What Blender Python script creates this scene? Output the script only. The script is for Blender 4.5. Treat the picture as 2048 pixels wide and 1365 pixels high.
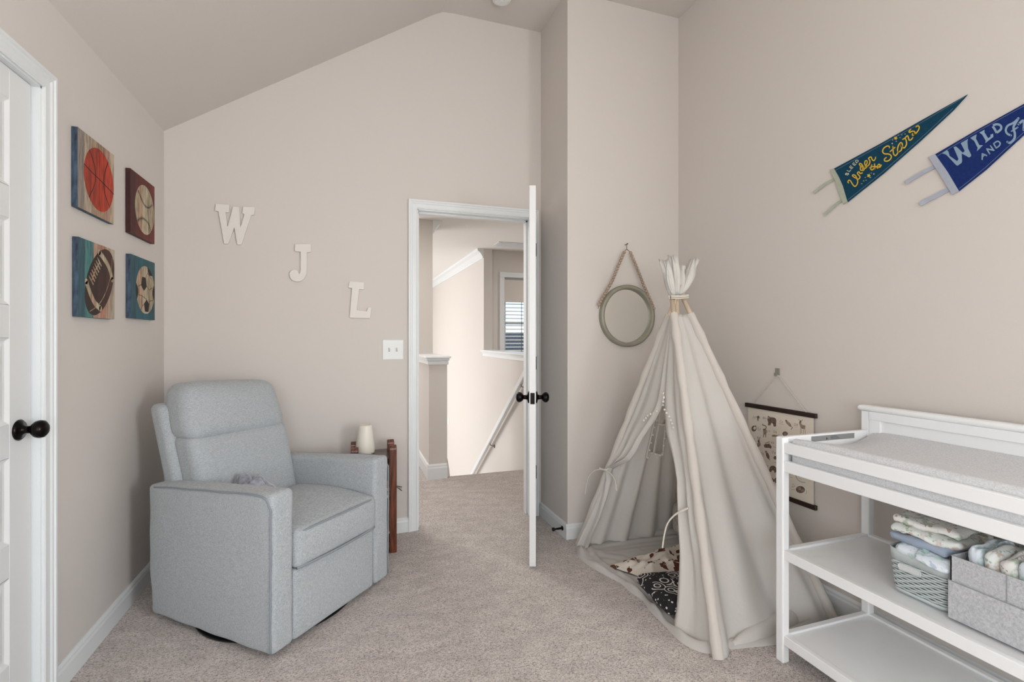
import bpy, bmesh, math, random
from mathutils import Vector, Matrix, noise
random.seed(7)
for o in list(bpy.data.objects): bpy.data.objects.remove(o)
scene = bpy.context.scene
COL = scene.collection
# ---------------------------------------------------------------- camera
F, HY, CAMZ, PSI = 974.0, 677.0, 1.226, math.radians(18.7)
SP, CP = math.sin(PSI), math.cos(PSI)
cd = bpy.data.cameras.new('camera'); cam = bpy.data.objects.new('camera', cd); COL.objects.link(cam)
cd.sensor_width = 36; cd.lens = 36*F/2048; cd.shift_y = (HY-682.5)/2048; cd.clip_start = .05
cam.location = (0, 0, CAMZ); cam.rotation_euler = (math.pi/2, 0, -PSI)
scene.camera = cam
# ---------------------------------------------------------------- light and exposure
vs = scene.view_settings
vs.view_transform = 'Standard'; vs.look = 'None'; vs.gamma = 1; vs.use_curve_mapping = False
vs.exposure = 1.05
w = bpy.data.worlds.new('world'); scene.world = w; w.use_nodes = True
nt = w.node_tree; nt.nodes.clear()
bg = nt.nodes.new('ShaderNodeBackground'); ou = nt.nodes.new('ShaderNodeOutputWorld')
sky = nt.nodes.new('ShaderNodeTexSky'); sky.sky_type = 'HOSEK_WILKIE'; sky.turbidity = 4; sky.ground_albedo = .4
sky.sun_direction = (-.5, -.5, .7)
nt.links.new(sky.outputs[0], bg.inputs[0]); bg.inputs[1].default_value = 3.0; nt.links.new(bg.outputs[0], ou.inputs[0])
def area(name, loc, rot, sx, sy, power, col=(1, 1, 1), spread=math.pi):
    l = bpy.data.lights.new(name, 'AREA'); l.shape = 'RECTANGLE'; l.size = sx; l.size_y = sy; l.energy = power; l.color = col
    l.spread = spread
    o = bpy.data.objects.new(name, l); COL.objects.link(o); o.location = loc; o.rotation_euler = rot
    return o
R = math.radians
LIGHTS = [
 area('window_daylight', (-.05, -2.42, 1.45), (R(90), 0, 0), 1.5, 1.4, 12, (.945, .98, 1)),          # daylight through the window behind the camera
 area('side_fill_light', (2.10, -1.35, 1.45), (R(90), 0, R(90)), 1.2, 1.4, 48, (.945, .98, 1)),  # added fill at an invented window, right wall behind the camera
 area('left_fill_light', (-.97, -1.55, 1.4), (R(90), 0, R(-90)), 1.1, 1.4, 17, (.945, .98, 1)),      # added soft fill for table and teepee, invented opening in the left wall
 area('foyer_daylight', (-2.1, 8.2, .2), (R(90), 0, R(-90)), 4.0, 4.2, 84, (.98, .99, 1)),
 area('hall_fill_light', (.3, 3.9, 2.40), (0, 0, 0), .3, .3, 8, (1, .97, .93)),  # added fill under the hall ceiling, no fixture there
 area('loft_fill_light', (3.4, 5.4, 2.40), (0, 0, 0), .5, .5, 12, (1, .98, .96)),  # added fill under the loft ceiling, besides the daylight from its window
]

# ---------------------------------------------------------------- measuring helpers: rays from the camera onto real planes
def ray(px, py):
    a, b = (px-1024)/F, (HY-py)/F
    return Vector((SP+a*CP, CP-a*SP, b))
O = Vector((0, 0, CAMZ))
def on_x(px, py, X): d = ray(px, py); return O+d*(X/d.x)
def on_y(px, py, Y): d = ray(px, py); return O+d*(Y/d.y)
def on_z(px, py, Z): d = ray(px, py); return O+d*((Z-CAMZ)/d.z)
def on_plane(px, py, P, N): d = ray(px, py); return O+d*((P-O).dot(N)/d.dot(N))

# ---------------------------------------------------------------- materials
def srgb(r, g, b):
    f = lambda c: (c/255/12.92) if c/255 <= .04045 else ((c/255+.055)/1.055)**2.4
    return (f(r), f(g), f(b), 1)
def mat(name, col, rough=.5, var=0, scale=20, bump=0, bscale=200, metal=0, spec=.5, stretch=(1, 1, 1), trans=0, sheen=0, col2=None, emit=0):
    m = bpy.data.materials.new(name); m.use_nodes = True; n = m.node_tree; bs = n.nodes['Principled BSDF']
    c = col if len(col) == 4 else srgb(*col)
    bs.inputs['Base Color'].default_value = c; bs.inputs['Roughness'].default_value = rough
    bs.inputs['Metallic'].default_value = metal; bs.inputs['Specular IOR Level'].default_value = spec
    if sheen: bs.inputs['Sheen Weight'].default_value = sheen
    tc = n.nodes.new('ShaderNodeTexCoord'); mp = n.nodes.new('ShaderNodeMapping'); mp.inputs['Scale'].default_value = stretch
    n.links.new(tc.outputs['Object'], mp.inputs[0])
    if var or col2:
        nz = n.nodes.new('ShaderNodeTexNoise'); nz.inputs['Scale'].default_value = scale; nz.inputs['Detail'].default_value = 4
        n.links.new(mp.outputs[0], nz.inputs[0])
        rp = n.nodes.new('ShaderNodeValToRGB'); rp.color_ramp.elements[0].position = .32; rp.color_ramp.elements[1].position = .68
        a = [max(0, x*(1-var)) for x in c[:3]]+[1]; b = [min(1, x*(1+var)) for x in c[:3]]+[1]
        if col2: a = c; b = col2 if len(col2) == 4 else srgb(*col2)
        rp.color_ramp.elements[0].color = a; rp.color_ramp.elements[1].color = b
        n.links.new(nz.outputs[0], rp.inputs[0]); n.links.new(rp.outputs[0], bs.inputs['Base Color'])
    if bump:
        nb = n.nodes.new('ShaderNodeTexNoise'); nb.inputs['Scale'].default_value = bscale; nb.inputs['Detail'].default_value = 3
        n.links.new(mp.outputs[0], nb.inputs[0])
        bp = n.nodes.new('ShaderNodeBump'); bp.inputs['Strength'].default_value = bump; bp.inputs['Distance'].default_value = .01
        n.links.new(nb.outputs[0], bp.inputs['Height']); n.links.new(bp.outputs[0], bs.inputs['Normal'])
    if trans: bs.inputs['Transmission Weight'].default_value = trans
    if emit: bs.inputs['Emission Color'].default_value = c; bs.inputs['Emission Strength'].default_value = emit
    return m
M = {}
M['wall'] = mat('wall_paint', (215, 208, 202), .75, bump=.04, bscale=260, spec=.25)
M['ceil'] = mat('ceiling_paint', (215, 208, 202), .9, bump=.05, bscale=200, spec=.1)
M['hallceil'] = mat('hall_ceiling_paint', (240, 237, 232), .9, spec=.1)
M['trim'] = mat('trim_paint', (228, 231, 232), .32, spec=.45)
M['doorp'] = mat('door_paint', (228, 229, 229), .38, spec=.45)
M['bronze'] = mat('dark_bronze', (26, 22, 22), .25, metal=.85)
M['black'] = mat('black_metal', (18, 18, 18), .45, metal=.3)
M['plastic'] = mat('white_plastic', (232, 234, 232), .3)
M['white'] = mat('white_lacquer', (242, 243, 244), .3, spec=.45)

# carpet: beige-pink pile
def carpet():
    m = bpy.data.materials.new('beige_pile_carpet'); m.use_nodes = True; n = m.node_tree; bs = n.nodes['Principled BSDF']
    bs.inputs['Roughness'].default_value = .95; bs.inputs['Specular IOR Level'].default_value = .1
    bs.inputs['Sheen Weight'].default_value = .25
    tc = n.nodes.new('ShaderNodeTexCoord')
    mp = n.nodes.new('ShaderNodeMapping'); mp.inputs['Rotation'].default_value = (0, 0, .5); mp.inputs['Scale'].default_value = (1, 1.7, 1)
    n.links.new(tc.outputs['Object'], mp.inputs[0])
    def nz(s, d, mapped=True, dist=0):
        x = n.nodes.new('ShaderNodeTexNoise'); x.inputs['Scale'].default_value = s; x.inputs['Detail'].default_value = d
        x.inputs['Distortion'].default_value = dist
        n.links.new((mp if mapped else tc).outputs[0 if mapped else 'Object'], x.inputs[0]); return x
    fine, mid, big = nz(120, 4, True, 1.2), nz(9, 3), nz(2.2, 2, False)
    r1 = n.nodes.new('ShaderNodeValToRGB'); e = r1.color_ramp.elements
    e[0].position = .34; e[0].color = srgb(146, 134, 128); e[1].position = .56; e[1].color = srgb(230, 220, 214)
    n.links.new(fine.outputs[0], r1.inputs[0])
    r2 = n.nodes.new('ShaderNodeValToRGB'); e = r2.color_ramp.elements
    e[0].position = .3; e[0].color = (.80, .79, .79, 1); e[1].position = .7; e[1].color = (1, 1, 1, 1)
    n.links.new(mid.outputs[0], r2.inputs[0])
    mx = n.nodes.new('ShaderNodeMix'); mx.data_type = 'RGBA'; mx.blend_type = 'MULTIPLY'; mx.inputs[0].default_value = 1
    n.links.new(r1.outputs[0], mx.inputs[6]); n.links.new(r2.outputs[0], mx.inputs[7])
    n.links.new(mx.outputs[2], bs.inputs['Base Color'])
    bp = n.nodes.new('ShaderNodeBump'); bp.inputs['Strength'].default_value = .9; bp.inputs['Distance'].default_value = .006
    n.links.new(fine.outputs[0], bp.inputs['Height'])
    bp2 = n.nodes.new('ShaderNodeBump'); bp2.inputs['Strength'].default_value = .5; bp2.inputs['Distance'].default_value = .02
    n.links.new(mid.outputs[0], bp2.inputs['Height']); n.links.new(bp.outputs[0], bp2.inputs['Normal'])
    n.links.new(bp2.outputs[0], bs.inputs['Normal'])
    return m
M['carpet'] = carpet()

# ---------------------------------------------------------------- mesh helpers
def flat(col):
    return col
class MB:
    def __init__(s): s.v = []; s.f = []; s.m = []
    def add(s, vs_, fs, mi=0, T=None):
        o = len(s.v)
        s.v += [tuple(T@Vector(v)) if T else tuple(v) for v in vs_]
        s.f += [tuple(i+o for i in f) for f in fs]; s.m += [mi]*len(fs)
    def box(s, x0, x1, y0, y1, z0, z1, mi=0, T=None):
        v = [(x0, y0, z0), (x1, y0, z0), (x1, y1, z0), (x0, y1, z0), (x0, y0, z1), (x1, y0, z1), (x1, y1, z1), (x0, y1, z1)]
        s.add(v, [(0, 3, 2, 1), (4, 5, 6, 7), (0, 1, 5, 4), (1, 2, 6, 5), (2, 3, 7, 6), (3, 0, 4, 7)], mi, T)
    def prism(s, poly, fn, d0, d1, mi=0, T=None):      # poly of (a,b); fn(a,b,d) -> xyz
        n = len(poly)
        v = [fn(a, b, d0) for a, b in poly]+[fn(a, b, d1) for a, b in poly]
        s.add(v, [tuple(range(n))[::-1], tuple(range(n, 2*n))]+[(i, (i+1) % n, n+(i+1) % n, n+i) for i in range(n)], mi, T)
    def tube(s, pts, r, n=8, mi=0, T=None, cap=True, flatz=1.0):
        pts = [Vector(p) for p in pts]; rs = r if isinstance(r, (list, tuple)) else [r]*len(pts)
        vv = []; up = None
        for i, p in enumerate(pts):
            t = (pts[min(i+1, len(pts)-1)]-pts[max(i-1, 0)]).normalized()
            if up is None: up = Vector((0, 0, 1)) if abs(t.z) < .9 else Vector((1, 0, 0))
            a = t.cross(up).normalized(); b = a.cross(t).normalized(); up = b
            for k in range(n):
                an = 2*math.pi*k/n; vv.append(p+a*rs[i]*math.cos(an)+b*rs[i]*flatz*math.sin(an))
        ff = [(i*n+k, i*n+(k+1) % n, (i+1)*n+(k+1) % n, (i+1)*n+k) for i in range(len(pts)-1) for k in range(n)]
        if cap: ff += [tuple(range(n))[::-1], tuple(range((len(pts)-1)*n, len(pts)*n))]
        s.add(vv, ff, mi, T)
    def lathe(s, prof, n=32, mi=0, T=None):            # (r,z) about z
        vv = [(r*math.cos(2*math.pi*k/n), r*math.sin(2*math.pi*k/n), z) for r, z in prof for k in range(n)]
        ff = [(i*n+k, i*n+(k+1) % n, (i+1)*n+(k+1) % n, (i+1)*n+k) for i in range(len(prof)-1) for k in range(n)]
        ff += [tuple(range(n))[::-1], tuple(range((len(prof)-1)*n, len(prof)*n))]
        s.add(vv, ff, mi, T)
    def sphere(s, c, r, mi=0, n=10, sc=(1, 1, 1)):
        vv = []; ff = []
        for i in range(n+1):
            th = math.pi*i/n
            for k in range(n*2):
                ph = math.pi*k/n; vv.append((c[0]+r*sc[0]*math.sin(th)*math.cos(ph), c[1]+r*sc[1]*math.sin(th)*math.sin(ph), c[2]+r*sc[2]*math.cos(th)))
        m = 2*n
        ff = [(i*m+k, i*m+(k+1) % m, (i+1)*m+(k+1) % m, (i+1)*m+k) for i in range(n) for k in range(m)]
        s.add(vv, ff, mi)
    def grid(s, pts, mi=0, close=False, skip=None):    # pts[i][j]
        h = len(pts); wd = len(pts[0]); vv = [p for row in pts for p in row]
        ff = []
        for i in range(h-1):
            for j in range(wd-1 if not close else wd):
                if skip and skip(i, j): continue
                ff.append((i*wd+j, i*wd+(j+1) % wd, (i+1)*wd+(j+1) % wd, (i+1)*wd+j))
        s.add(vv, ff, mi)
    def rbox(s, c, h, r, puff=(0, 0, 0), n=6, k=4, fn=None, mi=0, T=None):
        # rounded, puffed box; c centre, h half sizes
        def axis(hh):
            e = [hh*0+(-(hh)+r*(1-math.cos(i/k*math.pi/2))) for i in range(k)]
            lo = [-hh+r*(1-math.cos(i/k*math.pi/2))*1.0 for i in range(k)]
            mid = [-(hh-r)+2*(hh-r)*i/n for i in range(n+1)]
            return lo+mid+[-x for x in reversed(lo)]
        ax = [axis(hh) for hh in h]
        key = {}; vv = []; ff = []
        def put(p):
            kk = tuple(round(x, 6) for x in p)
            if kk in key: return key[kk]
            q = Vector([max(-(h[i]-r), min(h[i]-r, p[i])) for i in range(3)]); d = Vector(p)-q
            pos = q+(d.normalized()*r if d.length > 1e-9 else d)
            u = [max(-1, min(1, pos[i]/h[i])) for i in range(3)]
            for i in range(3):
                j, l = (i+1) % 3, (i+2) % 3
                pos[i] += puff[i]*u[i]*(1-u[j]**2)*(1-u[l]**2)
            pos = pos+Vector(c)
            if fn: pos = Vector(fn(pos))
            key[kk] = len(vv); vv.append(tuple(pos)); return key[kk]
        for i in range(3):
            j, l = (i+1) % 3, (i+2) % 3
            for sg in (-1, 1):
                for a in range(len(ax[j])-1):
                    for b in range(len(ax[l])-1):
                        q = []
                        for (aa, bb) in ((a, b), (a+1, b), (a+1, b+1), (a, b+1)):
                            p = [0, 0, 0]; p[i] = sg*h[i]; p[j] = ax[j][aa]; p[l] = ax[l][bb]; q.append(put(p))
                        ff.append(tuple(q) if sg > 0 else tuple(q[::-1]))
        s.add(vv, ff, mi, T)
    def build(s, name, mats, parent=None, bevel=0, smooth=False, solid=0, seg=2, loc=None):
        me = bpy.data.meshes.new(name); me.from_pydata(s.v, [], s.f)
        if not isinstance(mats, (list, tuple)): mats = [mats]
        for m in mats: me.materials.append(M[m] if isinstance(m, str) else m)
        me.polygons.foreach_set('material_index', s.m)
        if smooth: me.polygons.foreach_set('use_smooth', [True]*len(me.polygons))
        me.update()
        o = bpy.data.objects.new(name, me); COL.objects.link(o)
        if parent: o.parent = parent
        if loc: o.location = loc
        if solid:
            md = o.modifiers.new('solid', 'SOLIDIFY'); md.thickness = solid; md.offset = 0
        if bevel:
            md = o.modifiers.new('bevel', 'BEVEL'); md.width = bevel; md.segments = seg; md.limit_method = 'ANGLE'; md.harden_normals = False
        return o
def tag(o, label=None, cat=None, group=None, kind=None):
    if label: o['label'] = label
    if cat: o['category'] = cat
    if group: o['group'] = group
    if kind: o['kind'] = kind
    return o
def empty(name, loc=(0, 0, 0), rz=0, label=None, cat=None, group=None, kind=None):
    o = bpy.data.objects.new(name, None); COL.objects.link(o); o.location = loc; o.rotation_euler = (0, 0, rz)
    o.empty_display_size = .1
    return tag(o, label, cat, group, kind)
def struct(o, label=None): o['kind'] = 'structure'; return tag(o, label)
def smooth_path(pts, k=8, closed=False):
    pts = [Vector(p) for p in pts]; n = len(pts); out = []
    for i in range(n if closed else n-1):
        g = lambda j: pts[j % n] if closed else pts[max(0, min(n-1, j))]
        p0, p1, p2, p3 = g(i-1), g(i), g(i+1), g(i+2)
        for q in range(k):
            t = q/k; out.append(.5*((2*p1)+(p2-p0)*t+(2*p0-5*p1+4*p2-p3)*t*t+(-p0+3*p1-3*p2+p3)*t**3))
    if not closed: out.append(pts[-1])
    return out
XZ = lambda a, b, d: (a, d, b)       # wall that runs along x
YZ = lambda a, b, d: (d, a, b)       # wall that runs along y
XY = lambda a, b, d: (a, b, d)
# ================================================================ THE SETTING
WL, WB, WJ, WA, WR, WF = -.951, 3.14, 1.275, 2.709, 2.084, -2.4
HC, HK, HH, RX = 3.352, 2.36, 2.44, .586      # flat ceiling, knee height, hall ceiling, x where slope meets flat
def wall(name, poly, fn, d0, d1, m='wall', label=None):
    b = MB(); b.prism(poly, fn, d0, d1); return struct(b.build(name, m), label)
# back wall with doorway notch
DX0, DX1, DZ = .425, 1.197, 2.052
wall('wall_back', [(WL-.1, -.0), (DX0, 0), (DX0, DZ), (DX1, DZ), (DX1, 0), (WJ+.1, 0), (WJ+.1, HC+.1), (RX, HC+.1), (WL-.1, HK+.04)], XZ, WB, WB+.12)
wall('wall_left', [(-1.0, 0), (1.205, 0), (1.205, 2.052), (2.009, 2.052), (2.009, 0), (WB, 0), (WB, HK+.05), (WF-.1, HK+.05), (WF-.1, 0), (-2.1, 0), (-2.1, 2.1), (-1.0, 2.1)], YZ, WL-.1, WL)
b = MB(); b.box(WL-.1, WL, -2.1, -1.0, 0, .7); struct(b.build('wall_left_lower', 'wall'))
added_win4 = empty('added_window_4', (0, 0, 0), kind='structure')  # invented window, added for the left fill light
b = MB(); b.box(WL-.09, WL-.05, -2.05, -1.05, .7, .75); b.box(WL-.09, WL-.05, -2.05, -1.05, 2.05, 2.1); b.box(WL-.09, WL-.05, -2.1, -2.05, .7, 2.1); b.box(WL-.09, WL-.05, -1.05, -1.0, .7, 2.1); b.build('window_frame', 'trim', added_win4)
wall('wall_jog', [(WA+.1, 0), (WB, 0), (WB, HC+.05), (WA+.1, HC+.05)], YZ, WJ, WJ+.1)
wall('wall_alcove', [(WJ, 0), (WR+.1, 0), (WR+.1, HC+.05), (WJ, HC+.05)], XZ, WA, WA+.1)
b = MB(); b.box(WR, WR+.1, WF-.1, -2.0, 0, HC+.05); b.box(WR, WR+.1, -.7, WA, 0, HC+.05); b.box(WR, WR+.1, -2.0, -.7, 0, .7); b.box(WR, WR+.1, -2.0, -.7, 2.2, HC+.05); struct(b.build('wall_right', 'wall'))
added_win3 = empty('added_window_3', (0, 0, 0), kind='structure')  # invented window, added so light reaches the left wall
b = MB(); b.box(WR+.05, WR+.09, -2.0, -.7, .7, .75); b.box(WR+.05, WR+.09, -2.0, -.7, 2.15, 2.2); b.box(WR+.05, WR+.09, -2.0, -1.95, .7, 2.2); b.box(WR+.05, WR+.09, -.75, -.7, .7, 2.2); b.build('window_frame', 'trim', added_win3)
# wall behind the camera, with a window opening
wx0, wx1, wz0, wz1 = -.85, .75, .7, 2.2
b = MB(); b.box(WL, wx0, WF-.1, WF, 0, HC+.05); b.box(wx1, WR, WF-.1, WF, 0, HC+.05)
b.box(wx0, wx1, WF-.1, WF, 0, wz0); b.box(wx0, wx1, WF-.1, WF, wz1, HC+.05); struct(b.build('wall_front', 'wall'))
win = empty('window_1', (0, 0, 0), kind='structure')
b = MB(); b.box(wx0, wx1, WF-.09, WF-.05, wz0, wz0+.05); b.box(wx0, wx1, WF-.09, WF-.05, wz1-.05, wz1)
b.box(wx0, wx0+.05, WF-.09, WF-.05, wz0, wz1); b.box(wx1-.05, wx1, WF-.09, WF-.05, wz0, wz1); b.box(wx0, wx1, WF-.09, WF-.05, 1.5, 1.54); b.build('window_frame', 'trim', win)
# ceiling: slope + flat, one mesh
b = MB()
pr = [(WL-.1, HK-.062), (RX-.06, HC-.038), (RX+.0, HC-.006), (RX+.07, HC), (WR+.1, HC), (WR+.1, HC+.1), (RX-.05, HC+.1), (WL-.1, HK+.05)]
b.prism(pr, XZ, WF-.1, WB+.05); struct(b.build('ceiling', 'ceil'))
# floor: bedroom + landing
b = MB()
NX = 1
b.box(WL-.1, WR+.1, WF-.1, WB+.12, -.06, 0); b.box(-2.2, 1.75, WB+.12, 4.27, -.06, 0); b.box(-2.2, .67, 4.27, 6.3, -.06, 0)
fl = struct(b.build('floor', 'carpet'), 'beige pink pile carpet over bedroom and landing')
# baseboards
def baseboard(name, p0, p1, nrm, h=.09, t=.014):
    p0, p1, nv = Vector(p0), Vector(p1), Vector(nrm)
    prof = [(0, 0), (t, 0), (t, h*.72), (t*.75, h*.82), (t*.75, h*.9), (t*.35, h), (0, h)]
    b = MB(); vv = [p+nv*a+Vector((0, 0, z)) for p in (p0, p1) for a, z in prof]; n = len(prof)
    b.add(vv, [tuple(range(n)), tuple(range(n, 2*n))[::-1]]+[(i, (i+1) % n, n+(i+1) % n, n+i) for i in range(n)])
    return struct(b.build(name, 'trim'))
baseboard('baseboard_left', (WL, 2.071, 0), (WL, WB, 0), (1, 0, 0))
baseboard('baseboard_left_near', (WL, WF, 0), (WL, 1.14, 0), (1, 0, 0))
baseboard('baseboard_back', (WL, WB, 0), (.368, WB, 0), (0, -1, 0))
baseboard('baseboard_jog', (WJ, WA-.0, 0), (WJ, WB, 0), (-1, 0, 0))
baseboard('baseboard_alcove', (WJ-.014, WA, 0), (WR, WA, 0), (0, -1, 0))
baseboard('baseboard_right', (WR, WF, 0), (WR, WA, 0), (-1, 0, 0))
# door casings: mitred profile round three sides
def casing(name, a0, a1, top, fn, d, sg, w=.057):
    prof = [(0, 0), (0, .008), (.004, .0105), (.010, .008), (.030, .0095), (.036, .0135), (.044, .0135), (.048, .018), (w, .018), (w, 0)]
    b = MB(); n = len(prof); vv = []
    for (sa, st) in ((0, 0), (0, 1), (1, 1), (1, 0)):
        for q, t in prof:
            a = a0-q if sa == 0 else a1+q
            vv.append(fn(a, (top+q) if st else 0, d+sg*t))
    b.add(vv, [(k*n+i, k*n+(i+1) % n, (k+1)*n+(i+1) % n, (k+1)*n+i) for k in range(3) for i in range(n)])
    return struct(b.build(name, 'trim'))
casing('trim_1', DX0, DX1, DZ, XZ, WB, -1)
casing('trim_2', 1.205, 2.009, 2.052, YZ, WL, 1)
casing('trim_3', DX0, DX1, DZ, XZ, WB+.12, 1)
b = MB()   # jamb lining and stops of the open doorway
b.box(DX0-.001, DX0+.006, WB-.001, WB+.121, 0, DZ); b.box(DX1-.006, DX1+.001, WB-.001, WB+.121, 0, DZ); b.box(DX0, DX1, WB-.001, WB+.121, DZ-.006, DZ+.001)
b.box(DX0+.006, DX0+.016, WB+.045, WB+.08, 0, DZ-.006); b.box(DX1-.016, DX1-.006, WB+.045, WB+.08, 0, DZ-.006); b.box(DX0+.006, DX1-.006, WB+.045, WB+.08, DZ-.016, DZ-.006)
struct(b.build('trim_4', 'trim'))
b = MB()
b.box(WL-.1, WL+.001, 2.003, 2.010, 0, 2.052); b.box(WL-.1, WL+.001, 1.204, 1.211, 0, 2.052); b.box(WL-.1, WL+.001, 1.205, 2.009, 2.046, 2.053)
struct(b.build('trim_5', 'trim'))
b = MB(); b.box(DX0+.006, DX0+.0075, WB+.012, WB+.035, .88, .95); struct(b.build('trim_6', 'bronze'), 'dark strike plate on the left door jamb')

# doors: five raised panels. local: x along width from hinge edge, y thickness, z up
def door_slab(name, W=.762, H=2.03, T=.035):
    root = empty(name, kind='structure')
    b = MB(); st = .105; tops = [1.935, 1.575, 1.212, .848, .484]; hp = .262
    rails = [(H, tops[0])]+[(tops[i]-hp, tops[i+1]) for i in range(4)]+[(tops[4]-hp, 0)]
    b.box(0, st, 0, T, 0, H); b.box(W-st, W, 0, T, 0, H)
    for hi, lo in rails: b.box(st, W-st, 0, T, lo, hi)
    for tp in tops:
        x0, x1, z0, z1 = st, W-st, tp-hp, tp
        for sg, y in ((1, 0), (-1, T)):
            def ring(i, dep):
                return [(x0+i, y+sg*dep, z0+i), (x1-i, y+sg*dep, z0+i), (x1-i, y+sg*dep, z1-i), (x0+i, y+sg*dep, z1-i)]
            rs = ring(0, 0)+ring(.010, .007)+ring(.018, .008)+ring(.040, .002)
            fs = [(k*4+i, k*4+(i+1) % 4, (k+1)*4+(i+1) % 4, (k+1)*4+i) for k in range(3) for i in range(4)]+[(12, 13, 14, 15)]
            b.add(rs, fs if sg > 0 else [f[::-1] for f in fs])
    b.build('slab', 'doorp', root, bevel=.0015, seg=1)
    return root
def knob(parent, x, z, y, sg):
    # rose + neck + ball, axis along local y*sg
    T = Matrix.Translation((x, y, z))@Matrix.Rotation(R(-90*sg), 4, 'X')
    b = MB(); b.lathe([(.0, 0), (.032, 0), (.033, .004), (.028, .009), (.015, .012), (.012, .02), (.012, .032), (.019, .036), (.026, .044), (.0285, .054), (.026, .064), (.017, .071), (.004, .074)], 32, T=T)
    return b.build('door_knob', 'bronze', parent, smooth=True)
d1 = door_slab('door_1')      # closet door, closed in the left wall, knob by its far edge
d1.location = (WL-.018-.035, 1.222, .015); d1.rotation_euler = (0, 0, R(90))
d1['label'] = 'white panelled closet door at the left edge'
# local +y points to -x after +90 turn, so flip: local face y=0 faces +x
d1.location = (WL-.018, 1.228, .015)
knob(d1, .762-.062, .925, 0, -1)
d2 = door_slab('door_2')
HX, HYD = 1.190, WB-.004
ang = math.atan2(2.44-3.14, .922-1.190)
d2.location = (HX, HYD, .010); d2.rotation_euler = (0, 0, ang)
d2['label'] = 'white panelled bedroom door standing open into the room'
knob(d2, .762-.06, .895, 0, -1); knob(d2, .762-.06, .895, .035, 1)
b = MB(); b.box(.762, .7635, .006, .029, .865, .925); b.box(.7635, .770, .011, .024, .885, .905); b.build('latch_plate', 'bronze', d2)
for hz in (.25, 1.0, 1.78):
    b = MB(); b.tube([(-.003, .041, hz), (-.003, .041, hz+.09)], .006); b.box(-.003, .0, .004, .034, hz, hz+.09); b.build('hinge', 'bronze', d2)

# ---------------------------------------------------------------- landing, stairwell and the room beyond
KX0, KX1, KY = .672, .832, 4.235
SX = 1.75
wall('wall_knee', [(KY, 0), (5.0, 0), (5.0, 1.035), (KY, 1.035)], YZ, KX0, KX1)
wall('wall_hall_far', [(5.0, -2.7), (5.5, -2.7), (5.5, HH), (5.0, HH)], YZ, KX0, KX1)
b = MB()    # cap with stepped moulding below
b.box(KX0-.03, KX1+.03, KY-.03, 5.0, 1.05, 1.07); b.box(KX0-.018, KX1+.018, KY-.018, 5.0, 1.03, 1.05); b.box(KX0-.010, KX1+.010, KY-.010, 5.0, .995, 1.03)
struct(b.build('trim_7', 'trim', bevel=.004), 'white cap on top of the stair half wall')
baseboard('baseboard_knee', (KX0-.014, KY, 0), (KX1, KY, 0), (0, -1, 0), h=.13)
baseboard('baseboard_knee_side', (KX0, KY, 0), (KX0, 5.5, 0), (-1, 0, 0), h=.13)
b = MB()   # crown on the far hall wall
def crown(b, p0, p1, nv, z=HH):
    prof = [(0, -.13), (.014, -.13), (.018, -.105), (.05, -.055), (.085, -.03), (.09, 0), (0, 0)]
    n = len(prof); vv = [Vector(p)+Vector(nv)*a+Vector((0, 0, z+c)) for p in (p0, p1) for a, c in prof]
    b.add(vv, [tuple(range(n)), tuple(range(n, 2*n))[::-1]]+[(i, (i+1) % n, n+(i+1) % n, n+i) for i in range(n)])
crown(b, (KX1, 4.99, 0), (KX1, 5.5, 0), (1, 0, 0)); struct(b.build('trim_8', 'trim'))
b = MB(); crown(b, (SX, 6.36, 0), (SX, 10.5, 0), (-1, 0, 0)); crown(b, (SX, 10.5, 0), (-2.2, 10.5, 0), (0, -1, 0))
struct(b.build('trim_9', 'trim'), 'white crown moulding along the stairwell wall')
arc = [(9.45+.95*math.cos(t), -1.75+.95*math.sin(t)) for t in [math.pi*i/14 for i in range(15)]]
wall('wall_stairwell', [(WB+.12, -2.7), (8.5, -2.7)]+arc[::-1]+[(10.4, -2.7), (10.5, -2.7), (10.5, HH), (6.36, HH), (6.36, 1.03), (4.4, 1.03), (4.4, HH), (WB+.12, HH)], YZ, SX, SX+.12)
wall('wall_beyond_arch', [(8.0, -2.7), (10.6, -2.7), (10.6, 0), (8.0, 0)], YZ, SX+.9, SX+1.0)
b = MB(); b.box(SX+.12, SX+.9, 7.9, 8.0, -2.7, 0); b.box(SX+.12, SX+.9, 10.5, 10.6, -2.7, 0); b.box(SX+.12, SX+1.0, 7.9, 10.6, 0, .08); struct(b.build('wall_arch_room', 'wall'))
b = MB(); b.box(SX-.035, SX+.155, 4.4, 6.42, 1.045, 1.07); b.box(SX-.02, SX+.14, 4.4, 6.40, 1.025, 1.045); b.box(SX-.01, SX+.13, 4.4, 6.385, .985, 1.03)
struct(b.build('trim_10', 'trim', bevel=.004), 'white ledge on top of the stairwell wall')
wall('wall_foyer_end', [(-2.3, -2.7), (SX+.12, -2.7), (SX+.12, HH), (-2.3, HH)], XZ, 10.5, 10.6)
wall('wall_foyer_left', [(4.27, -2.7), (10.5, -2.7), (10.5, HH), (4.27, HH)], YZ, -2.4, -2.2)
wall('wall_hall_left', [(WB+.12, 0), (4.27, 0), (4.27, HH), (WB+.12, HH)], YZ, -2.4, -2.2)
b = MB(); b.box(-2.4, WL-.1, WB+.02, WB+.12, 0, HH); b.box(WJ+.1, 4.6, WB+.02, WB+.12, 0, HH); struct(b.build('wall_hall_near', 'wall'))
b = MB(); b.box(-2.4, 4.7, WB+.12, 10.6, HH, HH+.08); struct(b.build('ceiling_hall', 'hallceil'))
b = MB(); b.box(-2.4, SX+1.1, 4.27, 10.6, -2.76, -2.7); struct(b.build('floor_foyer', 'carpet'))
b = MB()
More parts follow.
